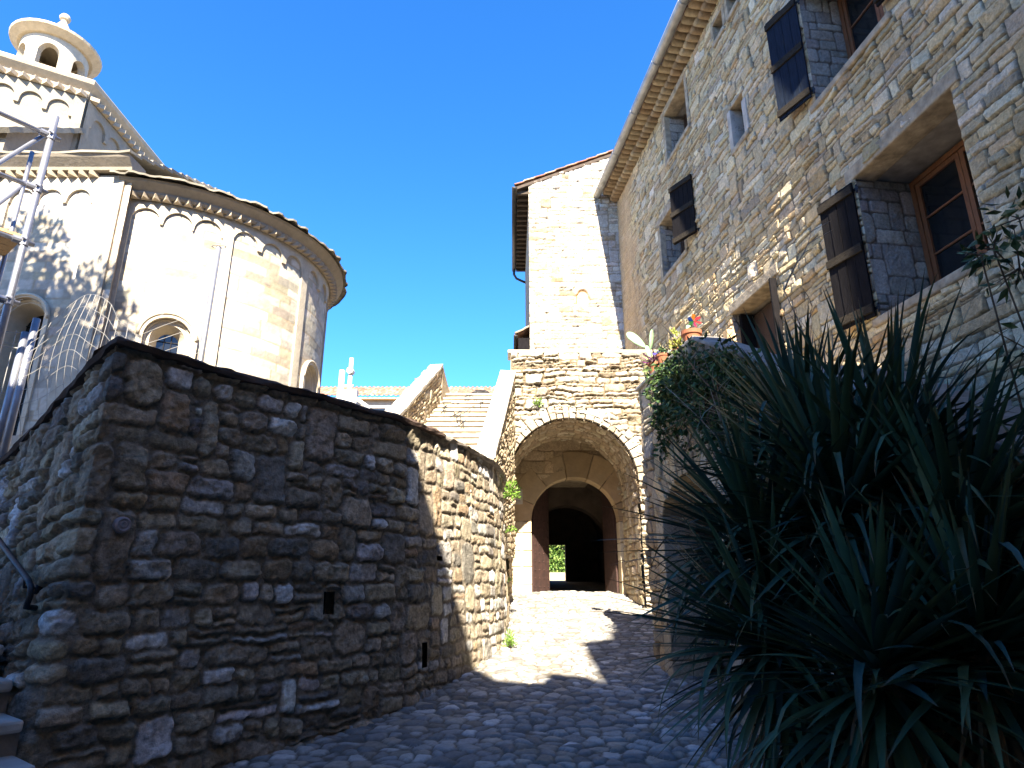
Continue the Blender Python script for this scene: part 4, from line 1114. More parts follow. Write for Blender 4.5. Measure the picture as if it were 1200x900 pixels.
# gabled east end and roof
mb = MB(); mb.col = (.33, .27, .20)
mb.prism([(CXE, CY, 10.8), (CXE, 21.6, 10.8), (CXE, 17.3, 12.95)], (-.6, 0, 0)); mb.prism([(CXE - .01, CY + .05, 2.4), (CXE - .01, 21.5, 2.4), (CXE - .01, 21.5, 11.0), (CXE - .01, CY + .05, 11.0)], (-.5, 0, 0))
mb.build('east_gable', M_ashlar, root)
V = []; F = []; nx_, ny_ = 40, 12
for i in range(ny_ + 1):
    for st_ in (0, 1):
        t = i / ny_
        for k in range(nx_ + 1):
            j = float(_hash(np.array(k), np.array(i), 15)) * .08
            V.append((-20 + (CXE + .26 + 20) * k / nx_ + (j if k == nx_ else 0), CY - .47 + j + (17.3 - CY + .47) * t, 11.13 + 2.05 * t + (.06 if st_ else 0) - j * .2))
for i in range(2 * ny_ + 1):
    for k in range(nx_): F.append((i * (nx_ + 1) + k, i * (nx_ + 1) + k + 1, (i + 1) * (nx_ + 1) + k + 1, (i + 1) * (nx_ + 1) + k))
n1 = len(V); V += [(x_, 34.6 - y_, z_) for x_, y_, z_ in V]; F += [tuple(n1 + i for i in f) for f in F]
rf = slab_roof('choir_roof', V, F, root)
md = rf.modifiers.new('thick', 'SOLIDIFY'); md.thickness = .09
arch_window(lambda s, z, h: (-10.63 + s, CY - h, z), 7.18, 4.6, .6, .34, root, depth=.6)
# crossing tower: square base, octagon with blind arches, lantern
mb = MB(); mb.col = (.23, .20, .16); mb.box((-18.5, 14.95, 2.4), (-11.9, 19.7, 13.7)); mb.prism([(-11.9, 12.8, 2.4), (-11.9, 12.8, 12.0), (-11.9, 14.949, 13.7), (-11.9, 14.949, 2.4)], (-6.6, 0, 0)); mb.col = (.23, .205, .165); mb.box((-18.4, 14.75, 12.0), (-11.92, 19.85, 15.0)); mb.build('crossing_base', M_ashlar, root)
OCT = [(-11.85, 14.85), (-13.9, 13.72), (-16.5, 13.72), (-18.55, 14.85), (-18.55, 19.75), (-16.5, 20.88), (-13.9, 20.88), (-11.85, 19.75)]
mb = MB(); mb.col = (.26, .23, .18); mb.prism([(a, b, 11.9) for a, b in OCT], (0, 0, 2.95)); mb.build('crossing_tower', M_ashlar, root)
def face_relief(p, q, narc, seed):
    p = np.array(p); q = np.array(q); Lf = np.linalg.norm(q - p); d = (q - p) / Lf; nn = np.array([d[1], -d[0]])
    c = np.array([-15.2, 17.3])
    if nn @ (p - c) < 0: nn = -nn
    pt = lambda u, z, h: (p[0] + d[0] * u + nn[0] * h, p[1] + d[1] * u + nn[1] * h, z)
    pitch = (Lf - .5) / narc
    def zl(u):
        if u < .25 or u > Lf - .25: return 11.9
        x = ((u - .25) % pitch) / pitch * 2 - 1; x /= .8
        return 14.05 + .27 * math.sqrt(1 - x * x) if abs(x) < 1 else 13.9
    relief('blind_arcade', pt, 0, Lf, 160, zl, 14.6, 0.004, .07, M_ashlar, root, (.25, .225, .18))
    mb = MB(); mb.col = (.37, .31, .23); nt2 = int(Lf / .25)
    sawtooth(mb, lambda i: (pt(Lf * i / nt2, 0, .09)[:2], pt(Lf * (i + 1) / nt2, 0, .09)[:2], pt(Lf * (i + .5) / nt2, 0, .27)[:2]), nt2, 14.6, 14.72)
    mb.build('sawtooth_frieze', M_ashlar, root)
face_relief(OCT[0], OCT[1], 3, 1); face_relief(OCT[7], OCT[0], 6, 2); face_relief(OCT[1], OCT[2], 3, 3)
def oct_ring(prof, mat, name, colr):
    mb = MB(); mb.col = colr; vs = []; m = len(prof); c = np.array([-15.2, 17.3])
    for a in OCT:
        d = np.array(a) - c; l = np.linalg.norm(d); d /= l
        for (o, z) in prof: vs.append((c[0] + d[0] * (l + o), c[1] + d[1] * (l + o), z))
    n = len(OCT)
    mb.add(vs, [(k * m + i, k * m + i + 1, ((k + 1) % n) * m + i + 1, ((k + 1) % n) * m + i) for k in range(n) for i in range(m - 1)])
    return mb.build(name, mat, root)
oct_ring([(0, 14.6), (.1, 14.72), (.12, 14.8), (.30, 14.95), (.34, 15.05), (.3, 15.1), (-2.6, 16.9)], M_ashlar, 'tower_roof', (.40, .34, .25))
# sloping roof of the arm below the lit face, its verge seen from beneath
V = []; F = []
for i in range(13):
    t = i / 12
    for k in range(2):
        j_ = float(_hash(np.array(i), np.array(k), 41)) * .06
        V += [(-11.72 + j_ - 7 * k, 12.55 + 2.3 * t, 11.82 + 1.82 * t + .02 * (i % 2))]
F = [(2 * i, 2 * i + 1, 2 * i + 3, 2 * i + 2) for i in range(12)]
o = slab_roof('arm_roof', V, F, root); md = o.modifiers.new('thick', 'SOLIDIFY'); md.thickness = .13; md.offset = 1
# lantern
LX, LY = -15.2, 17.3
lz0, lz1 = 16.6, 18.55
lant = None
def lan_pt(deg, z, h):
    r = .95 + h; return (LX + r * math.sin(R(deg)), LY - r * math.cos(R(deg)), z)
def zl_lan(d):
    x = ((d % 60) - 30) / 19
    return lz1 - .75 + .42 * math.sqrt(1 - x * x) if abs(x) < 1 else lz0 + .2
lant = relief('lantern', lan_pt, 0, 360, 361, zl_lan, lz1, -.22, 0, M_ashlar, root)
mb = MB(); mb.col = (.48, .41, .31); mb.lathe([(1.15, -.4), (1.15, .12), (.98, .2), (.5, .2)], (LX, LY, lz0), 32); mb.lathe([(.02, .2), (.5, .2), (.5, 1.9), (.02, 1.9)], (LX, LY, lz0), 16) if False else None
mb.build('lantern_base', M_ashlar, lant, fixn=False)
mb = MB(); mb.col = (.46, .39, .28); mb.lathe([(.7, lz1 - .02), (1.05, lz1 - .02), (1.28, lz1 + .12), (1.3, lz1 + .2), (.8, lz1 + .5), (.36, lz1 + .78), (.2, lz1 + 1.15), (.1, lz1 + 1.35), (.09, lz1 + 1.42), (.15, lz1 + 1.47), (.17, lz1 + 1.56), (.12, lz1 + 1.66), (.0, lz1 + 1.7)], (LX, LY, 0), 32)
mb.build('lantern_cap', M_ashlar, lant, smooth=False, fixn=False)

# ------------------------------------------------------------------ scaffold, poles, wire fences
root = thing('scaffold', (-7, 8, 2.75), 'grey tubular scaffold with a wooden platform at the left edge before the church', 'scaffold')
def tubes(name, segs, r, parent, mat=M_steel):
    mb = MB()
    for s_ in segs: mb.tube(s_, r, 8)
    return mb.build(name, mat, parent, smooth=True)
SD = Vector((-.62, -.78, 0)); SP = Vector((-6.78, 8, 0))
q = lambda t, z: SP + SD * t + Vector((0, 0, z))
p_main = tubes('upright', [[q(0, 2.75), q(0, 8.3)]], .045, root)
tubes('upright', [[q(2.4, 2.75), q(2.4, 10.5)]], .03, root)
SB = Vector((-.78, .62, 0)) * .9
tubes('upright', [[q(0, 2.75) + SB, q(0, 8.1) + SB]], .03, root)
for z in (7.95, 7.05, 6.2, 5.3): tubes('ledger', [[q(-.12, z), q(2.5, z)]], .034, root)
tubes('brace', [[q(.05, 8.0) + SB * .1, q(2.2, 4.2)]], .03, root); tubes('brace', [[q(0, 7.5) + SB, q(1.6, 4.4) + SB]], .03, root)
for z in (7.95, 7.05, 6.2, 5.3):
    mb = MB(); c = q(0, z); mb.tube([c + Vector((0, 0, -.06)), c + Vector((0, 0, .06))], .058, 10); mb.tube([c + SD * .04, c + SD * .14], .052, 10); mb.tube([c + Vector((.03, -.09, .02)), c + Vector((.05, .05, .02))], .014, 6); mb.build('clamp', M_steel, root)
mb = MB()
for i in range(4):
    a = q(.0, 6.28) + SB * (.08 + .24 * i); b = q(2.5, 6.28) + SB * (.08 + .24 * i); s_ = SB * .225
    mb.hexa([a, b, b + s_, a + s_, a + Vector((0, 0, .045)), b + Vector((0, 0, .045)), b + s_ + Vector((0, 0, .045)), a + s_ + Vector((0, 0, .045))])
mb.build('platform', M_wood_pale, root)
po = thing('fence_post', (-4.62, 9, 2.75), 'single tall grey metal post with a wire loop on top, before the apse', 'post')
mb = MB(); mb.tube([(-4.6, 9, 2.75), (-4.57, 9, 6.68)], .042, 10); mb.build('tube', M_steel, po, smooth=True)
mb = MB(); P = [(-4.57 + .11 * math.cos(t), 9 + .05 * math.sin(t), 6.69) for t in np.linspace(0, 2 * math.pi, 13)]; mb.tube(P, .008, 6); mb.build('wire_loop', M_wire, po)
fn = thing('mesh_fence', (-6, 9, 2.75), 'bent galvanised wire mesh netting sagging between the metal posts behind the wall', 'fence')
def net(u, v):
    # from the left posts to the single post; v height, bulging and sagging
    X_ = -7.1 + 2.5 * u
    Yv = 9 + .16 * math.sin(u * 9) * v - .2 * math.sin(u * 3.1)
    top = 5.3 + .55 * math.sin(min(1, u / .56) * math.pi) - 1.2 * max(0, u - .5)
    Zv = 2.9 + (top - 2.9) * v + .05 * math.sin(u * 17 + v * 5)
    return (X_ + .06 * math.sin(v * 7 + u * 3), Yv + .1 * math.sin(v * 6), Zv)
mb = MB()
for i in range(19):
    u = i / 18; mb.tube([net(u, k / 14) for k in range(15)], .0034, 4, cap=False)
for k in range(13):
    v = k / 12; mb.tube([net(i / 40, v) for i in range(41)], .0034, 4, cap=False)
mb.build('netting', M_wire, fn)
mb = MB()
for k in range(8):
    z0_ = 4.6 + .22 * k; mb.tube([(-5.9 + .1 * k, 9, z0_ - .25), (-5.2, 9, z0_ - .05 - .06), (-4.6, 9, z0_ + .12)], .0035, 4, cap=False)
mb.build('strand_wires', M_wire, fn)
fp = thing('welded_fence', (-7.6, 9, 2.75), 'straight welded wire fence panel between tube posts at the left edge', 'fence')
for (xx, zt_) in ((-7.15, 5.47), (-7.27, 5.25)):
    mb = MB(); mb.tube([(xx - .0, 9 - .02, 2.75), (xx + .01, 9, zt_)], .05, 10); mb.build('post', M_steel, fp, smooth=True)
mb = MB()
for i in range(14): mb.tube([(-7.4 - .16 * i, 9 - .05 * i, 3.1), (-7.4 - .16 * i, 9 - .05 * i, 5.28)], .007, 4)
for z in (3.15, 3.4, 4.1, 4.3, 5.0, 5.06, 5.24): mb.tube([(-7.3, 9, z), (-9.5, 8.3, z)], .008, 4)
mb.build('panel', M_wire, fp)
mp = thing('scaffold', (-4.3, 16, 2.75), 'short white scaffold frame of two poles rising before the distant tiled house', 'pole')
mb = MB(); mb.tube([(-4.2, 16, 2.75), (-4.2, 16, 7.36)], .055, 8); mb.build('pole_tube', M_whitemetal, mp, smooth=True)
mb = MB(); mb.tube([(-4.42, 16, 2.75), (-4.42, 16, 7.02)], .075, 8); mb.build('pole_tube', M_whitemetal, mp, smooth=True)
mb = MB(); mb.tube([(-4.2, 15.9, 7.0), (-4.2, 16.1, 7.0)], .09, 8); mb.tube([(-4.42, 16, 6.6), (-4.1, 16, 6.6)], .04, 8); mb.box((-4.45, 15.8, 6.0), (-3.95, 16.0, 6.45)); mb.build('clamp', M_whitemetal, mp)
mb = MB(); mb.tube([(-4.2, 16, 6.4), (-3.55, 15.7, 5.9)], .05, 8); mb.build('brace', M_whitemetal, mp)

# ------------------------------------------------------------------ distant house with tiled roof
root = thing('distant_house', (-7, 40, 2.7), 'distant low ochre house with a clay tiled roof and small chimney beyond the staircase', 'house')
mb = MB(); mb.box((-16, 40, 2.7), (.4, 46, 13.25)); mb.build('wall', M_plaster, root)
roof_tiles('roof', (-16.3, 39.5, 13.3), (1, 0, 0), (0, 1, .46), 17.0, 4.1, root, pitch=.3, course=.5, seed=18, amp=.045)
mb = MB(); mb.box((-16.2, 39.62, 13.12), (.6, 40.02, 13.24)); mb.build('eaves', M_wood_pale, root)
mb = MB(); gutter(mb, (-5.6, 39.45, 13.22), (.7, 39.45, 13.22), .09); mb.tube([(-4.4, 39.6, 13.1), (-4.4, 39.8, 12.7), (-4.4, 39.9, 8)], .06, 6); mb.build('gutter', M_zinc, root)
mb = MB(); mb.box((-6.45, 42, 13.5), (-6.0, 42.5, 14.95)); ch = mb.build('chimney', M_plaster, root)
mb = MB(); mb.box((-6.6, 41.9, 15.14), (-5.85, 42.6, 15.24)); [mb.box((x_, y_, 14.95), (x_ + .12, y_ + .12, 15.14)) for x_ in (-6.45, -6.12) for y_ in (42, 42.38)]; mb.build('chimney_cap', M_terracotta, ch)
for x_ in (-11.2, -9.0, -4.9, -2.6):
    mb = MB(); mb.box((x_, 39.95, 11.3), (x_ + .9, 40.05, 12.6)); mb.build('window', M_glass, root)

# ------------------------------------------------------------------ plants
def leaves(centers, dirs, length, width, rng, fold=.15, droop=.25):
    """many small pointed leaves -> V, F(quads), one leaf = 2 quads folded on the midrib"""
    n = len(centers); V = np.zeros((n, 6, 3))
    d = dirs / np.linalg.norm(dirs, axis=1)[:, None]
    a = rng.normal(size=(n, 3)); s = np.cross(d, a); s /= np.linalg.norm(s, axis=1)[:, None]; up = np.cross(s, d)
    L = (length * rng.uniform(.6, 1.3, n))[:, None]; W = (width * rng.uniform(.7, 1.3, n))[:, None]
    V[:, 0] = centers; V[:, 1] = centers + d * L * .45 + up * W * fold; V[:, 2] = centers + d * L - up * L * droop * .4
    V[:, 3] = centers + d * L * .4 + s * W * .5; V[:, 4] = centers + d * L * .4 - s * W * .5; V[:, 5] = V[:, 1]
    b = np.arange(n)[:, None] * 6
    F = np.concatenate([b + np.array([0, 3, 2, 1]), b + np.array([0, 1, 2, 4])])
    return V.reshape(-1, 3), F
def leaf_cols(n, cols, rng, per=6):
    c = np.array(cols)[rng.integers(0, len(cols), n)] * rng.uniform(.7, 1.35, (n, 1)); return np.repeat(c, per, 0)

def blade(mbv, mbf, mbc, base, d, L, W, droop, roll, col, seg=9, bend=0):
    d = d.normalized(); side = d.cross(Vector((0, 0, 1)))
    side = side.normalized() if side.length > .05 else Vector((1, 0, 0))
    if roll: side = Matrix.Rotation(roll, 3, d) @ side
    p = base.copy(); b0 = len(mbv); dd = d.copy()
    for i in range(seg + 1):
        t = i / seg; w = W * (.55 + 1.2 * t if t < .3 else .91 * (1 - ((t - .3) / .7) ** 1.8) + .01); w = max(w, .001)
        nrm = side.cross(dd).normalized()
        mbv += [p - side * w * .5 + nrm * w * .16, p.copy(), p + side * w * .5 + nrm * w * .16]; mbc += [col if t < .9 or L < .4 else (.12, .075, .04)] * 3
        dd = (dd + Vector((0, 0, -droop * t / seg * 2.2)))
        if bend and t > .55: dd = dd + Vector((0, 0, -bend / seg * 4))
        dd.normalize(); p = p + dd * (L / seg)
    for i in range(seg):
        a = b0 + i * 3; mbf += [(a, a + 1, a + 4, a + 3), (a + 1, a + 2, a + 5, a + 4)]

def rosette(parent, c, axis, n, L, W, rng, spread=(8, 105), cols=((.032, .078, .052), (.042, .088, .050), (.030, .074, .066), (.06, .09, .045))):
    V = []; F = []; Cc = []
    axis = axis.normalized(); o1 = axis.orthogonal().normalized(); o2 = axis.cross(o1)
    for i in range(n):
        u = (i + .5) / n; pol = R(spread[0] + (spread[1] - spread[0]) * u ** .75) + rng.uniform(-.12, .12); az = i * 2.39996 + rng.uniform(-.25, .25)
        d = axis * math.cos(pol) + (o1 * math.cos(az) + o2 * math.sin(az)) * math.sin(pol)
        base = Vector(c) + axis * (.16 * (1 - u) - .08) + d * .03
        cl = rng.choice(cols); f = rng.uniform(.7, 1.35)
        bend = rng.choice((0, 0, 0, 0, 0, 0, 0, 0, .4, 1.4)) if pol > .6 else rng.choice((0, 0, 0, 0, 0, .25))
        blade(V, F, Cc, base, d, L * rng.uniform(.72, 1.1), W * rng.uniform(.8, 1.2), .05 + .42 * (pol / 1.9) * rng.uniform(.2, 1.2), rng.uniform(-.4, .4), tuple(x * f for x in cl), bend=bend)
    return fast_mesh('leaf_rosette', [tuple(v) for v in V], F, M_leaf, parent, True, np.array(Cc))
def dead_skirt(parent, c, axis, n, L, rng):
    V = []; F = []; Cc = []
    for i in range(n):
        az = rng.uniform(0, 6.28); d = Vector((math.cos(az), math.sin(az), -rng.uniform(.35, 1.6)))
        base = Vector(c) + Vector((math.cos(az), math.sin(az), 0)) * .06 - axis * rng.uniform(0, .5)
        f = rng.uniform(.5, 1.3); blade(V, F, Cc, base, d, L * rng.uniform(.5, 1.1), .028, rng.uniform(.4, 1.3), rng.uniform(-1, 1), (.15 * f, .095 * f, .05 * f), seg=6)
    return fast_mesh('dead_leaves', [tuple(v) for v in V], F, M_leaf, parent, True, np.array(Cc))
rng = random.Random(77)
YUC = [
    ('big dark yucca with the tallest upright sword leaves, in front of the house steps', 2.1, 4.1,
     [(1.95, 3.9, 1.98, (.0, -.1, 1), 200, 1.12), (2.08, 4.5, 2.5, (-.1, .1, 1), 150, 1.0), (2.36, 4.0, 2.15, (.2, 0, 1), 190, 1.2)]),
    ('low dark yucca at the bottom right with drooping leaves and a brown dead skirt', 2.0, 3.3,
     [(1.72, 3.3, 1.2, (-.1, -.45, .9), 150, .85), (2.15, 3.2, 1.3, (.35, -.3, 1), 150, .9), (2.36, 3.5, 1.8, (.3, -.1, 1), 160, 1.0)]),
    ('dark yucca leaning out over the cobbles, its leaf tips before the cellar arch', 1.75, 4.1,
     [(1.6, 4.2, 1.78, (-.5, -.1, .8), 170, 1.0), (1.52, 3.95, 1.25, (-.75, -.3, .45), 150, .92), (1.72, 3.5, .85, (-.5, -.5, .4), 90, .55)])]
for lb, rx, ry, heads in YUC:
    yr = thing('yucca', (rx, ry, .0), lb, 'plant', 'yuccas beside the street')
    for (hx, hy, hz, ax, n, L) in heads:
        mb = MB(); mid = Vector(((rx + hx) / 2 + rng.uniform(-.1, .1), (ry + hy) / 2, hz * .5)); mb.tube([(rx, ry, -.1), mid, (hx, hy, hz + .05)], [.11, .085, .07], 10); mb.build('trunk', M_bark, yr, smooth=True)
        rosette(yr, (hx, hy, hz), Vector(ax), int(n * 1.4), L, .05, rng)
        dead_skirt(yr, (hx, hy, hz), Vector((0, 0, 1)), 90, .6, rng)

def vine(name, label, root_pt, clumps, n_per, rng_seed, cols, size, label_cat='plant', stems=True, parent_pts=None, width=.5):
    nr = np.random.default_rng(rng_seed); o = thing(name, root_pt, label, label_cat)
    Cn = []; D = []
    for (cx, cy, cz, rx, ry, rz, k) in clumps:
        m = int(n_per * k); u = nr.normal(size=(m, 3)); u /= np.linalg.norm(u, axis=1)[:, None]; r = nr.uniform(0, 1, (m, 1)) ** .5
        Cn.append(np.array([cx, cy, cz]) + u * r * np.array([rx, ry, rz])); D.append(u * .7 + nr.normal(0, .5, (m, 3)) + np.array([0, 0, -.25]))
    Cn = np.concatenate(Cn); D = np.concatenate(D)
    V, F = leaves(Cn, D, size, size * width, nr); fast_mesh('foliage', V, F, M_leaf, o, False, leaf_cols(len(Cn), cols, nr))
    if stems:
        mb = MB(); rp = Vector(root_pt)
        for (cx, cy, cz, rx, ry, rz, k) in clumps[::(1 if len(clumps) < 20 else 6)]:
            c = Vector((cx, cy, cz)); mid = (rp + c) / 2 + Vector(nr.normal(0, .08, 3)); mb.tube([rp, mid, c], [.012, .009, .005], 5)
            for _ in range(4): mb.tube([c, c + Vector(nr.normal(0, 1, 3)) * max(rx, rz) * .5], [.006, .002], 4)
        mb.build('stem', M_bark, o)
    return o
GREEN = [(.045, .09, .028), (.06, .105, .03), (.035, .07, .026), (.085, .125, .04)]
rr_ = random.Random(5); cl = []
for i in range(64):
    s = rr_.uniform(1.05, 4.4); dn = .25 + .75 * min(1, max(0, (s - .5) / 1.6)); up = .02 if s < 1.9 else .12
    z = float(ttop(s)) - .12 + up - rr_.uniform(0, 1.0) ** 1.2 * dn; p = frE(s, z, rr_.uniform(.08, .2)); cl.append((*p, .2, .26, .17, rr_.choice((.4, .8, 1.2))))
for k in range(16):
    s0 = rr_.uniform(1.0, 4.2); z0 = float(ttop(s0)) - .1 - rr_.uniform(0, .5); Ls = rr_.uniform(.35, .95); dx_ = rr_.uniform(-.25, .1)
    for q_ in range(9):
        u = q_ / 8; p = frE(s0 + dx_ * u, z0 - Ls * u, .1 + .06 * math.sin(k + 3 * u)); cl.append((*p, .06, .06, .06, .2))
vine('creeper', 'dark green creeper spilling over the terrace coping above the cellar arch', frE(2.7, 3.6, .08), cl, 58, 3, GREEN, .085)
# climber at the right edge
cl = [(3.15, 3.62, 3.5, .22, .2, .2, 1), (3.0, 3.6, 3.62, .2, .12, .1, .7), (3.3, 3.7, 3.9, .2, .2, .2, 1), (3.2, 3.7, 2.95, .2, .2, .25, 1), (3.35, 3.7, 2.5, .2, .2, .3, 1), (2.87, 3.55, 3.55, .1, .1, .1, .35), (3.3, 3.6, 3.2, .15, .15, .2, .8), (3.35, 3.7, 1.9, .25, .25, .4, 1.2), (3.4, 3.7, 1.2, .25, .25, .4, 1.2)]
vine('shrub', 'leafy green shrub branches reaching in at the right edge before the house', (3.45, 3.75, 0), cl, 36, 8, [(.05, .085, .03), (.06, .095, .03), (.04, .07, .03)], .10)
def twig(name, label, base, ln_, seed, r0=.012, lean=(0, 0, 1)):
    rg = random.Random(seed); o = thing(name, base, label, 'twig', None); mb = MB()
    def br(p, d, L, r, dep):
        pts = [p]; dd = d.normalized(); q = p
        for i in range(5):
            dd = (dd + Vector((rg.uniform(-.18, .18), rg.uniform(-.18, .18), rg.uniform(-.08, .12)))).normalized(); q = q + dd * L / 5; pts.append(q)
            if dep and i > 0 and rg.random() < .75:
                sd_ = (dd + Vector((rg.uniform(-1, 1), rg.uniform(-.6, .6), rg.uniform(-.1, .6)))).normalized(); br(q, sd_, L * rg.uniform(.25, .5), r * .55, dep - 1)
        mb.tube(pts, [r * (1 - .75 * i / 5) for i in range(6)], 5)
    br(Vector(base), Vector(lean), ln_, r0, 2); mb.build('branch', M_twig, o); return o
twig('dry_twig', 'bare pale dry twig standing up before the dark shutter of the low window', (2.25, 4.5, 2.2), 1.5, 4)
twig('dry_twig', 'bare thin dry branch leaning across the yucca leaves below the creeper', (1.75, 4.6, 1.55), 1.5, 9, lean=(-.2, .1, 1))
# small weeds in the joints
def weed(name, label, c, n, L, seed, up=.5, dirx=0, cols=((.13, .24, .035), (.17, .28, .05), (.09, .17, .03)), rz=1.):
    nr = np.random.default_rng(seed); o = thing(name, c, label, 'weed')
    u = nr.normal(size=(n * 7, 3)); u /= np.linalg.norm(u, axis=1)[:, None]; u[:, 2] = np.abs(u[:, 2]) * up * 2 - (1 - up) * .3
    Cn = np.array(c) + (u + np.array([dirx, -.5, 0])) * nr.uniform(.05, 1, (n * 7, 1)) * np.array([L * .5, L * .35, L * .6 * rz])
    V, F = leaves(Cn, u + nr.normal(0, .45, (n * 7, 3)) + np.array([dirx * .6, -.3, .2]), L * .28, L * .10, nr)
    fast_mesh('leaf_tuft', V, F, M_leaf, o, False, leaf_cols(n * 7, list(cols), nr)); mb = MB()
    for i in range(7): mb.tube([c, Cn[i]], [.004, .002], 4)
    mb.build('stem', M_bark, o); return o
weed('fern', 'bright green fern tuft growing from the wall end beside the plaque', (-.05, 11.2, 3.12), 34, .28, 1, dirx=.35, rz=1.7)
weed('fern', 'small green tuft lower on the wall end below the plaque', (-.07, 11.6, 2.55), 10, .2, 12, dirx=.6)
weed('weed', 'small bright green weed growing on the cobbles at the foot of the wall', (-.03, 10.2, .80), 26, .2, 2, up=1)
weed('weed', 'green weed tuft growing from the gateway wall above the arch stones', (.56, 13.82, 5.46), 18, .28, 3)
weed('weed', 'small green weed between the portal foot and the curved wall', (-.06, 12.8, 1.75), 8, .14, 7, dirx=.6)
weed('weed', 'small grass tuft on the grey stone steps', tuple(Vector((P0[0], P0[1], .77)) + ld * .1 + ln * .3), 14, .14, 4, up=.8, cols=((.05, .10, .03), (.07, .12, .03)))
# pots on the terrace
pt = thing('cactus_pot', frE(.55, 4.24, -.2), 'prickly pear cactus with pale green pads in a cream pot on the terrace end', 'potted plant')
b = Vector(frE(.28, TTOP + .055, -.12))
mb = MB(); mb.lathe([(.0, 0), (.12, 0), (.155, .3), (.17, .3), (.17, .35), (.14, .35), (.13, .3), (0, .3)], b, 24); mb.build('pot', M_pot_pale, pt, smooth=False)
def pad(c, d, L, W, nrm, parent):
    bm = bmesh.new(); bmesh.ops.create_uvsphere(bm, u_segments=18, v_segments=12, radius=1)
    d = Vector(d).normalized(); nrm = Vector(nrm); nrm = (nrm - d * nrm.dot(d)).normalized(); s_ = d.cross(nrm)
    for v in bm.verts:
        z = v.co.z; k = .78 + .22 * z
        v.co = Vector(c) + d * (z + 1) * L / 2 + s_ * v.co.x * W / 2 * k + nrm * v.co.y * .022
    me = bpy.data.meshes.new('pad'); bm.to_mesh(me); bm.free(); [setattr(p, 'use_smooth', True) for p in me.polygons]
    me.materials.append(mat_cactus); return link(bpy.data.objects.new('pad', me), parent)
mat_cactus = mat_simple('cactus skin', (.22, .36, .20), .55, .15, 60, .2, 14)
c0 = b + Vector((0, 0, .28))
pad(c0, (-.25, 0, 1), .30, .12, (.2, -1, .1), pt); pad(c0 + Vector((-.09, 0, .26)), (-.75, .1, .75), .36, .21, (.3, -1, .2), pt); pad(c0 + Vector((-.02, 0, .22)), (.15, 0, 1), .33, .14, (.8, -.6, 0), pt); pad(c0 + Vector((.02, -.02, .04)), (.6, -.2, .6), .24, .11, (0, -1, .3), pt)
b = Vector(frE(1.72, TTOP + .056, -.12))
pt = thing('pinwheel_pot', tuple(b), 'terracotta pot with pale cactus holding a colourful toy pinwheel, on the terrace coping', 'potted plant')
mb = MB(); mb.lathe([(0, 0), (.085, 0), (.115, .16), (.13, .16), (.13, .21), (.105, .21), (.1, .17), (0, .17)], b, 24); mb.build('pot', M_terracotta, pt)
pad(b + Vector((-.02, 0, .15)), (-.1, 0, 1), .16, .09, (0, -1, 0), pt)
mb = MB(); mb.tube([b + Vector((.03, 0, .1)), b + Vector((.03, -.02, .33))], .006, 6); mb.build('stick', M_whitemetal, pt)
mb = MB(); c = b + Vector((.03, -.05, .33)); cols = [(.35, .01, .015), (.35, .12, .01), (.01, .05, .25), (.02, .12, .03), (.25, .015, .06), (.35, .01, .015)]
for k in range(6):
    t0 = k * math.pi / 3 + .3; t1 = t0 + .75; t2 = t0 + .4; mb.col = cols[k]
    f = lambda r, t, y: c + Vector((.62 * r * math.cos(t), y, .62 * r * math.sin(t)))
    vs = [f(0, 0, 0), f(.12, t0, -.045), f(.15, t2, -.03), f(.10, t1, .0), f(.01, t1, 0)]
    mb.add(vs + [v + Vector((0, .004, 0)) for v in vs], [(0, 1, 2), (0, 2, 3), (0, 3, 4), (5, 7, 6), (5, 8, 7), (0, 5, 6, 1), (1, 6, 7, 2), (2, 7, 8, 3)])
mb.build('pinwheel', M_paint, pt)
def pot_plant(name, label, s, h, colr, seed, n, rad, hgt, size=.07, matp=M_terracotta, pr_=.09, wd=.5):
    b = Vector(frE(s, TTOP + .056, h)); o = thing(name, tuple(b), label, 'potted plant'); mb = MB()
    mb.lathe([(0, 0), (pr_ * .75, 0), (pr_, .13), (pr_ * 1.1, .13), (pr_ * 1.1, .16), (pr_ * .9, .16), (pr_ * .85, .13), (0, .13)], b, 20); mb.build('pot', matp, o)
    nr = np.random.default_rng(seed); u = nr.normal(size=(n, 3)); u /= np.linalg.norm(u, axis=1)[:, None]; u[:, 2] = np.abs(u[:, 2])
    Cn = np.array(b) + np.array([0, 0, .15]) + u * nr.uniform(.1, 1, (n, 1)) * np.array([rad, rad, hgt]); V, F = leaves(Cn, u + nr.normal(0, .3, (n, 3)), size, size * wd, nr)
    fast_mesh('foliage', V, F, M_leaf, o, False, leaf_cols(n, colr, nr)); mb = MB()
    for i in range(8): q_ = Cn[i]; mb.tube([b + Vector((0, 0, .1)), q_], [.006, .003], 4)
    mb.build('stem', M_bark, o); return o
pot_plant('yellow_shrub_pot', 'yellow green leafy plant in a pot behind the pinwheel pot', 1.2, -.16, [(.22, .24, .04), (.17, .20, .035), (.27, .25, .07)], 4, 170, .14, .30)
pot_plant('grass_pot', 'pale feathery plant in a pot next to the prickly pear', .62, -.2, [(.22, .22, .11), (.28, .26, .15)], 5, 150, .16, .32, .09, wd=.2)
pot_plant('purple_plant_pot', 'purple leaved plant in a small pot at the terrace edge', .62, -.02, [(.09, .02, .08), (.12, .03, .11), (.06, .06, .03)], 6, 70, .12, .14, .14, wd=.22)
pot_plant('violet_flower_pot', 'small pot of violet blue flowers at the terrace edge', .98, -.02, [(.06, .045, .22), (.08, .06, .25), (.05, .09, .03), (.04, .08, .03)], 7, 80, .10, .10, .05, wd=.8)

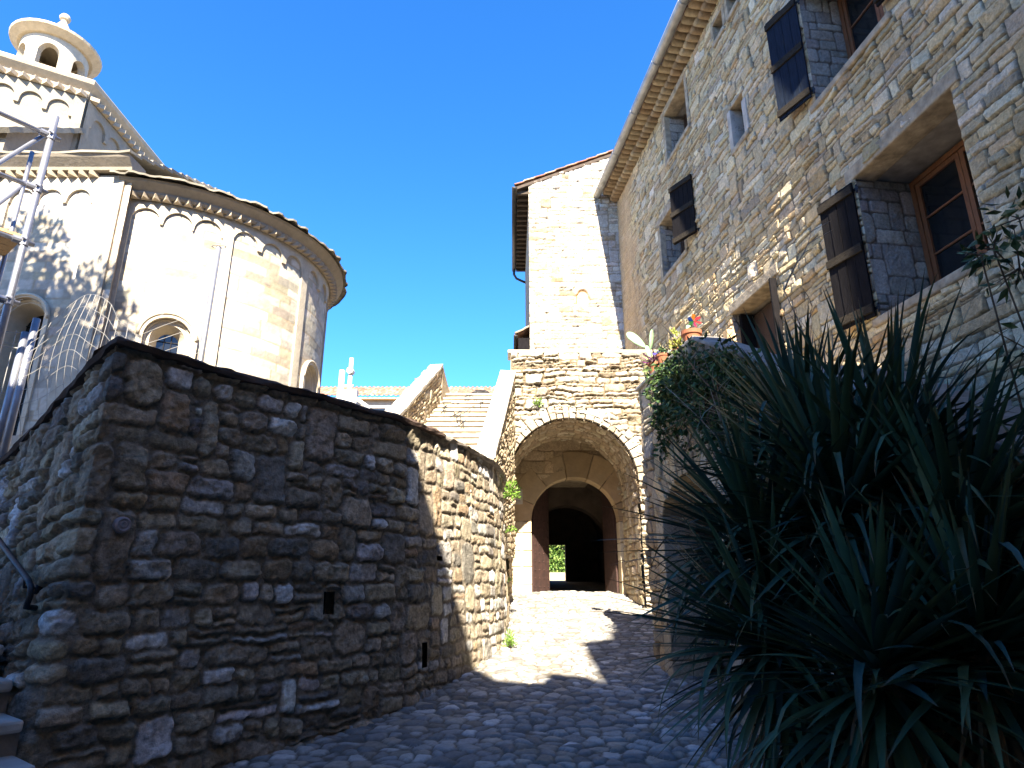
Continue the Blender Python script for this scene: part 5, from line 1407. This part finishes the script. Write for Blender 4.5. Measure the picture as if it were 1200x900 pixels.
# greenery at the far end of the passage
def tree(name, label, base, trunk_h, crown_c, crown_r, n, seed, cols, size=.22):
    nr = np.random.default_rng(seed); o = thing(name, base, label, 'tree'); mb = MB(); b = Vector(base); c = Vector(crown_c)
    mb.tube([b, b + Vector((.05, .05, trunk_h * .5)), c - Vector((0, 0, crown_r[2] * .3))], [.05 * trunk_h ** .8 + .08, .04 * trunk_h ** .8 + .05, .06], 10)
    subs = []
    for i in range(22):
        u = nr.normal(size=3); u /= np.linalg.norm(u); p = c + Vector(u * np.array(crown_r) * nr.uniform(.35, .85)); subs.append(p)
        st_ = b + Vector((.05, .05, trunk_h * nr.uniform(.6, 1.))); mb.tube([st_, (st_ + p) / 2 + Vector(nr.normal(0, .15, 3)), p], [.06, .04, .015], 6)
    mb.build('trunk', M_bark, o, smooth=True); Cn = []; D = []
    for p in subs:
        m = n // 22; u = nr.normal(size=(m, 3)); u /= np.linalg.norm(u, axis=1)[:, None]; Cn.append(np.array(p) + u * nr.uniform(.2, 1, (m, 1)) ** .5 * np.array(crown_r) * .38); D.append(u + nr.normal(0, .6, (m, 3)))
    Cn = np.concatenate(Cn); D = np.concatenate(D); V, F = leaves(Cn, D, size, size * .6, nr); fast_mesh('crown', V, F, M_leaf, o, False, leaf_cols(len(Cn), cols, nr)); return o
LIT = [(.07, .14, .025), (.13, .21, .04), (.045, .10, .02), (.17, .24, .06)]
tree('garden_tree', 'sunlit bright green tree seen through the far opening of the passage', (4.0, 58, 1.9), 2.0, (4.0, 58, 4.2), (3.0, 2.2, 2.9), 9000, 21, LIT, .3)
mb = MB(); mb.box((0, 50, 1.9), (4.15, 50.4, 2.75)); lw = thing('low_wall', (3, 50, 1.9), 'low pale wall below the garden tree beyond the passage', 'wall'); mb.build('wall', M_plaster, lw)
mb = MB(); mb.box((-6, 63.5, 1.9), (14, 64.2, 7.5)); hb_ = thing('garden_wall', (4, 64, 1.9), 'pale garden wall beyond the passage tree', 'wall'); mb.build('wall', M_plaster, hb_)
# tree outside the frame on the left, whose shadow falls on the choir
tree('shade_tree', 'leafy tree in the churchyard beyond the left edge of the picture', (-10.6, 5.2, 2.75), 7.5, (-10.05, 5.2, 11.3), (2.6, 1.9, 4.1), 24000, 31, GREEN, .2)
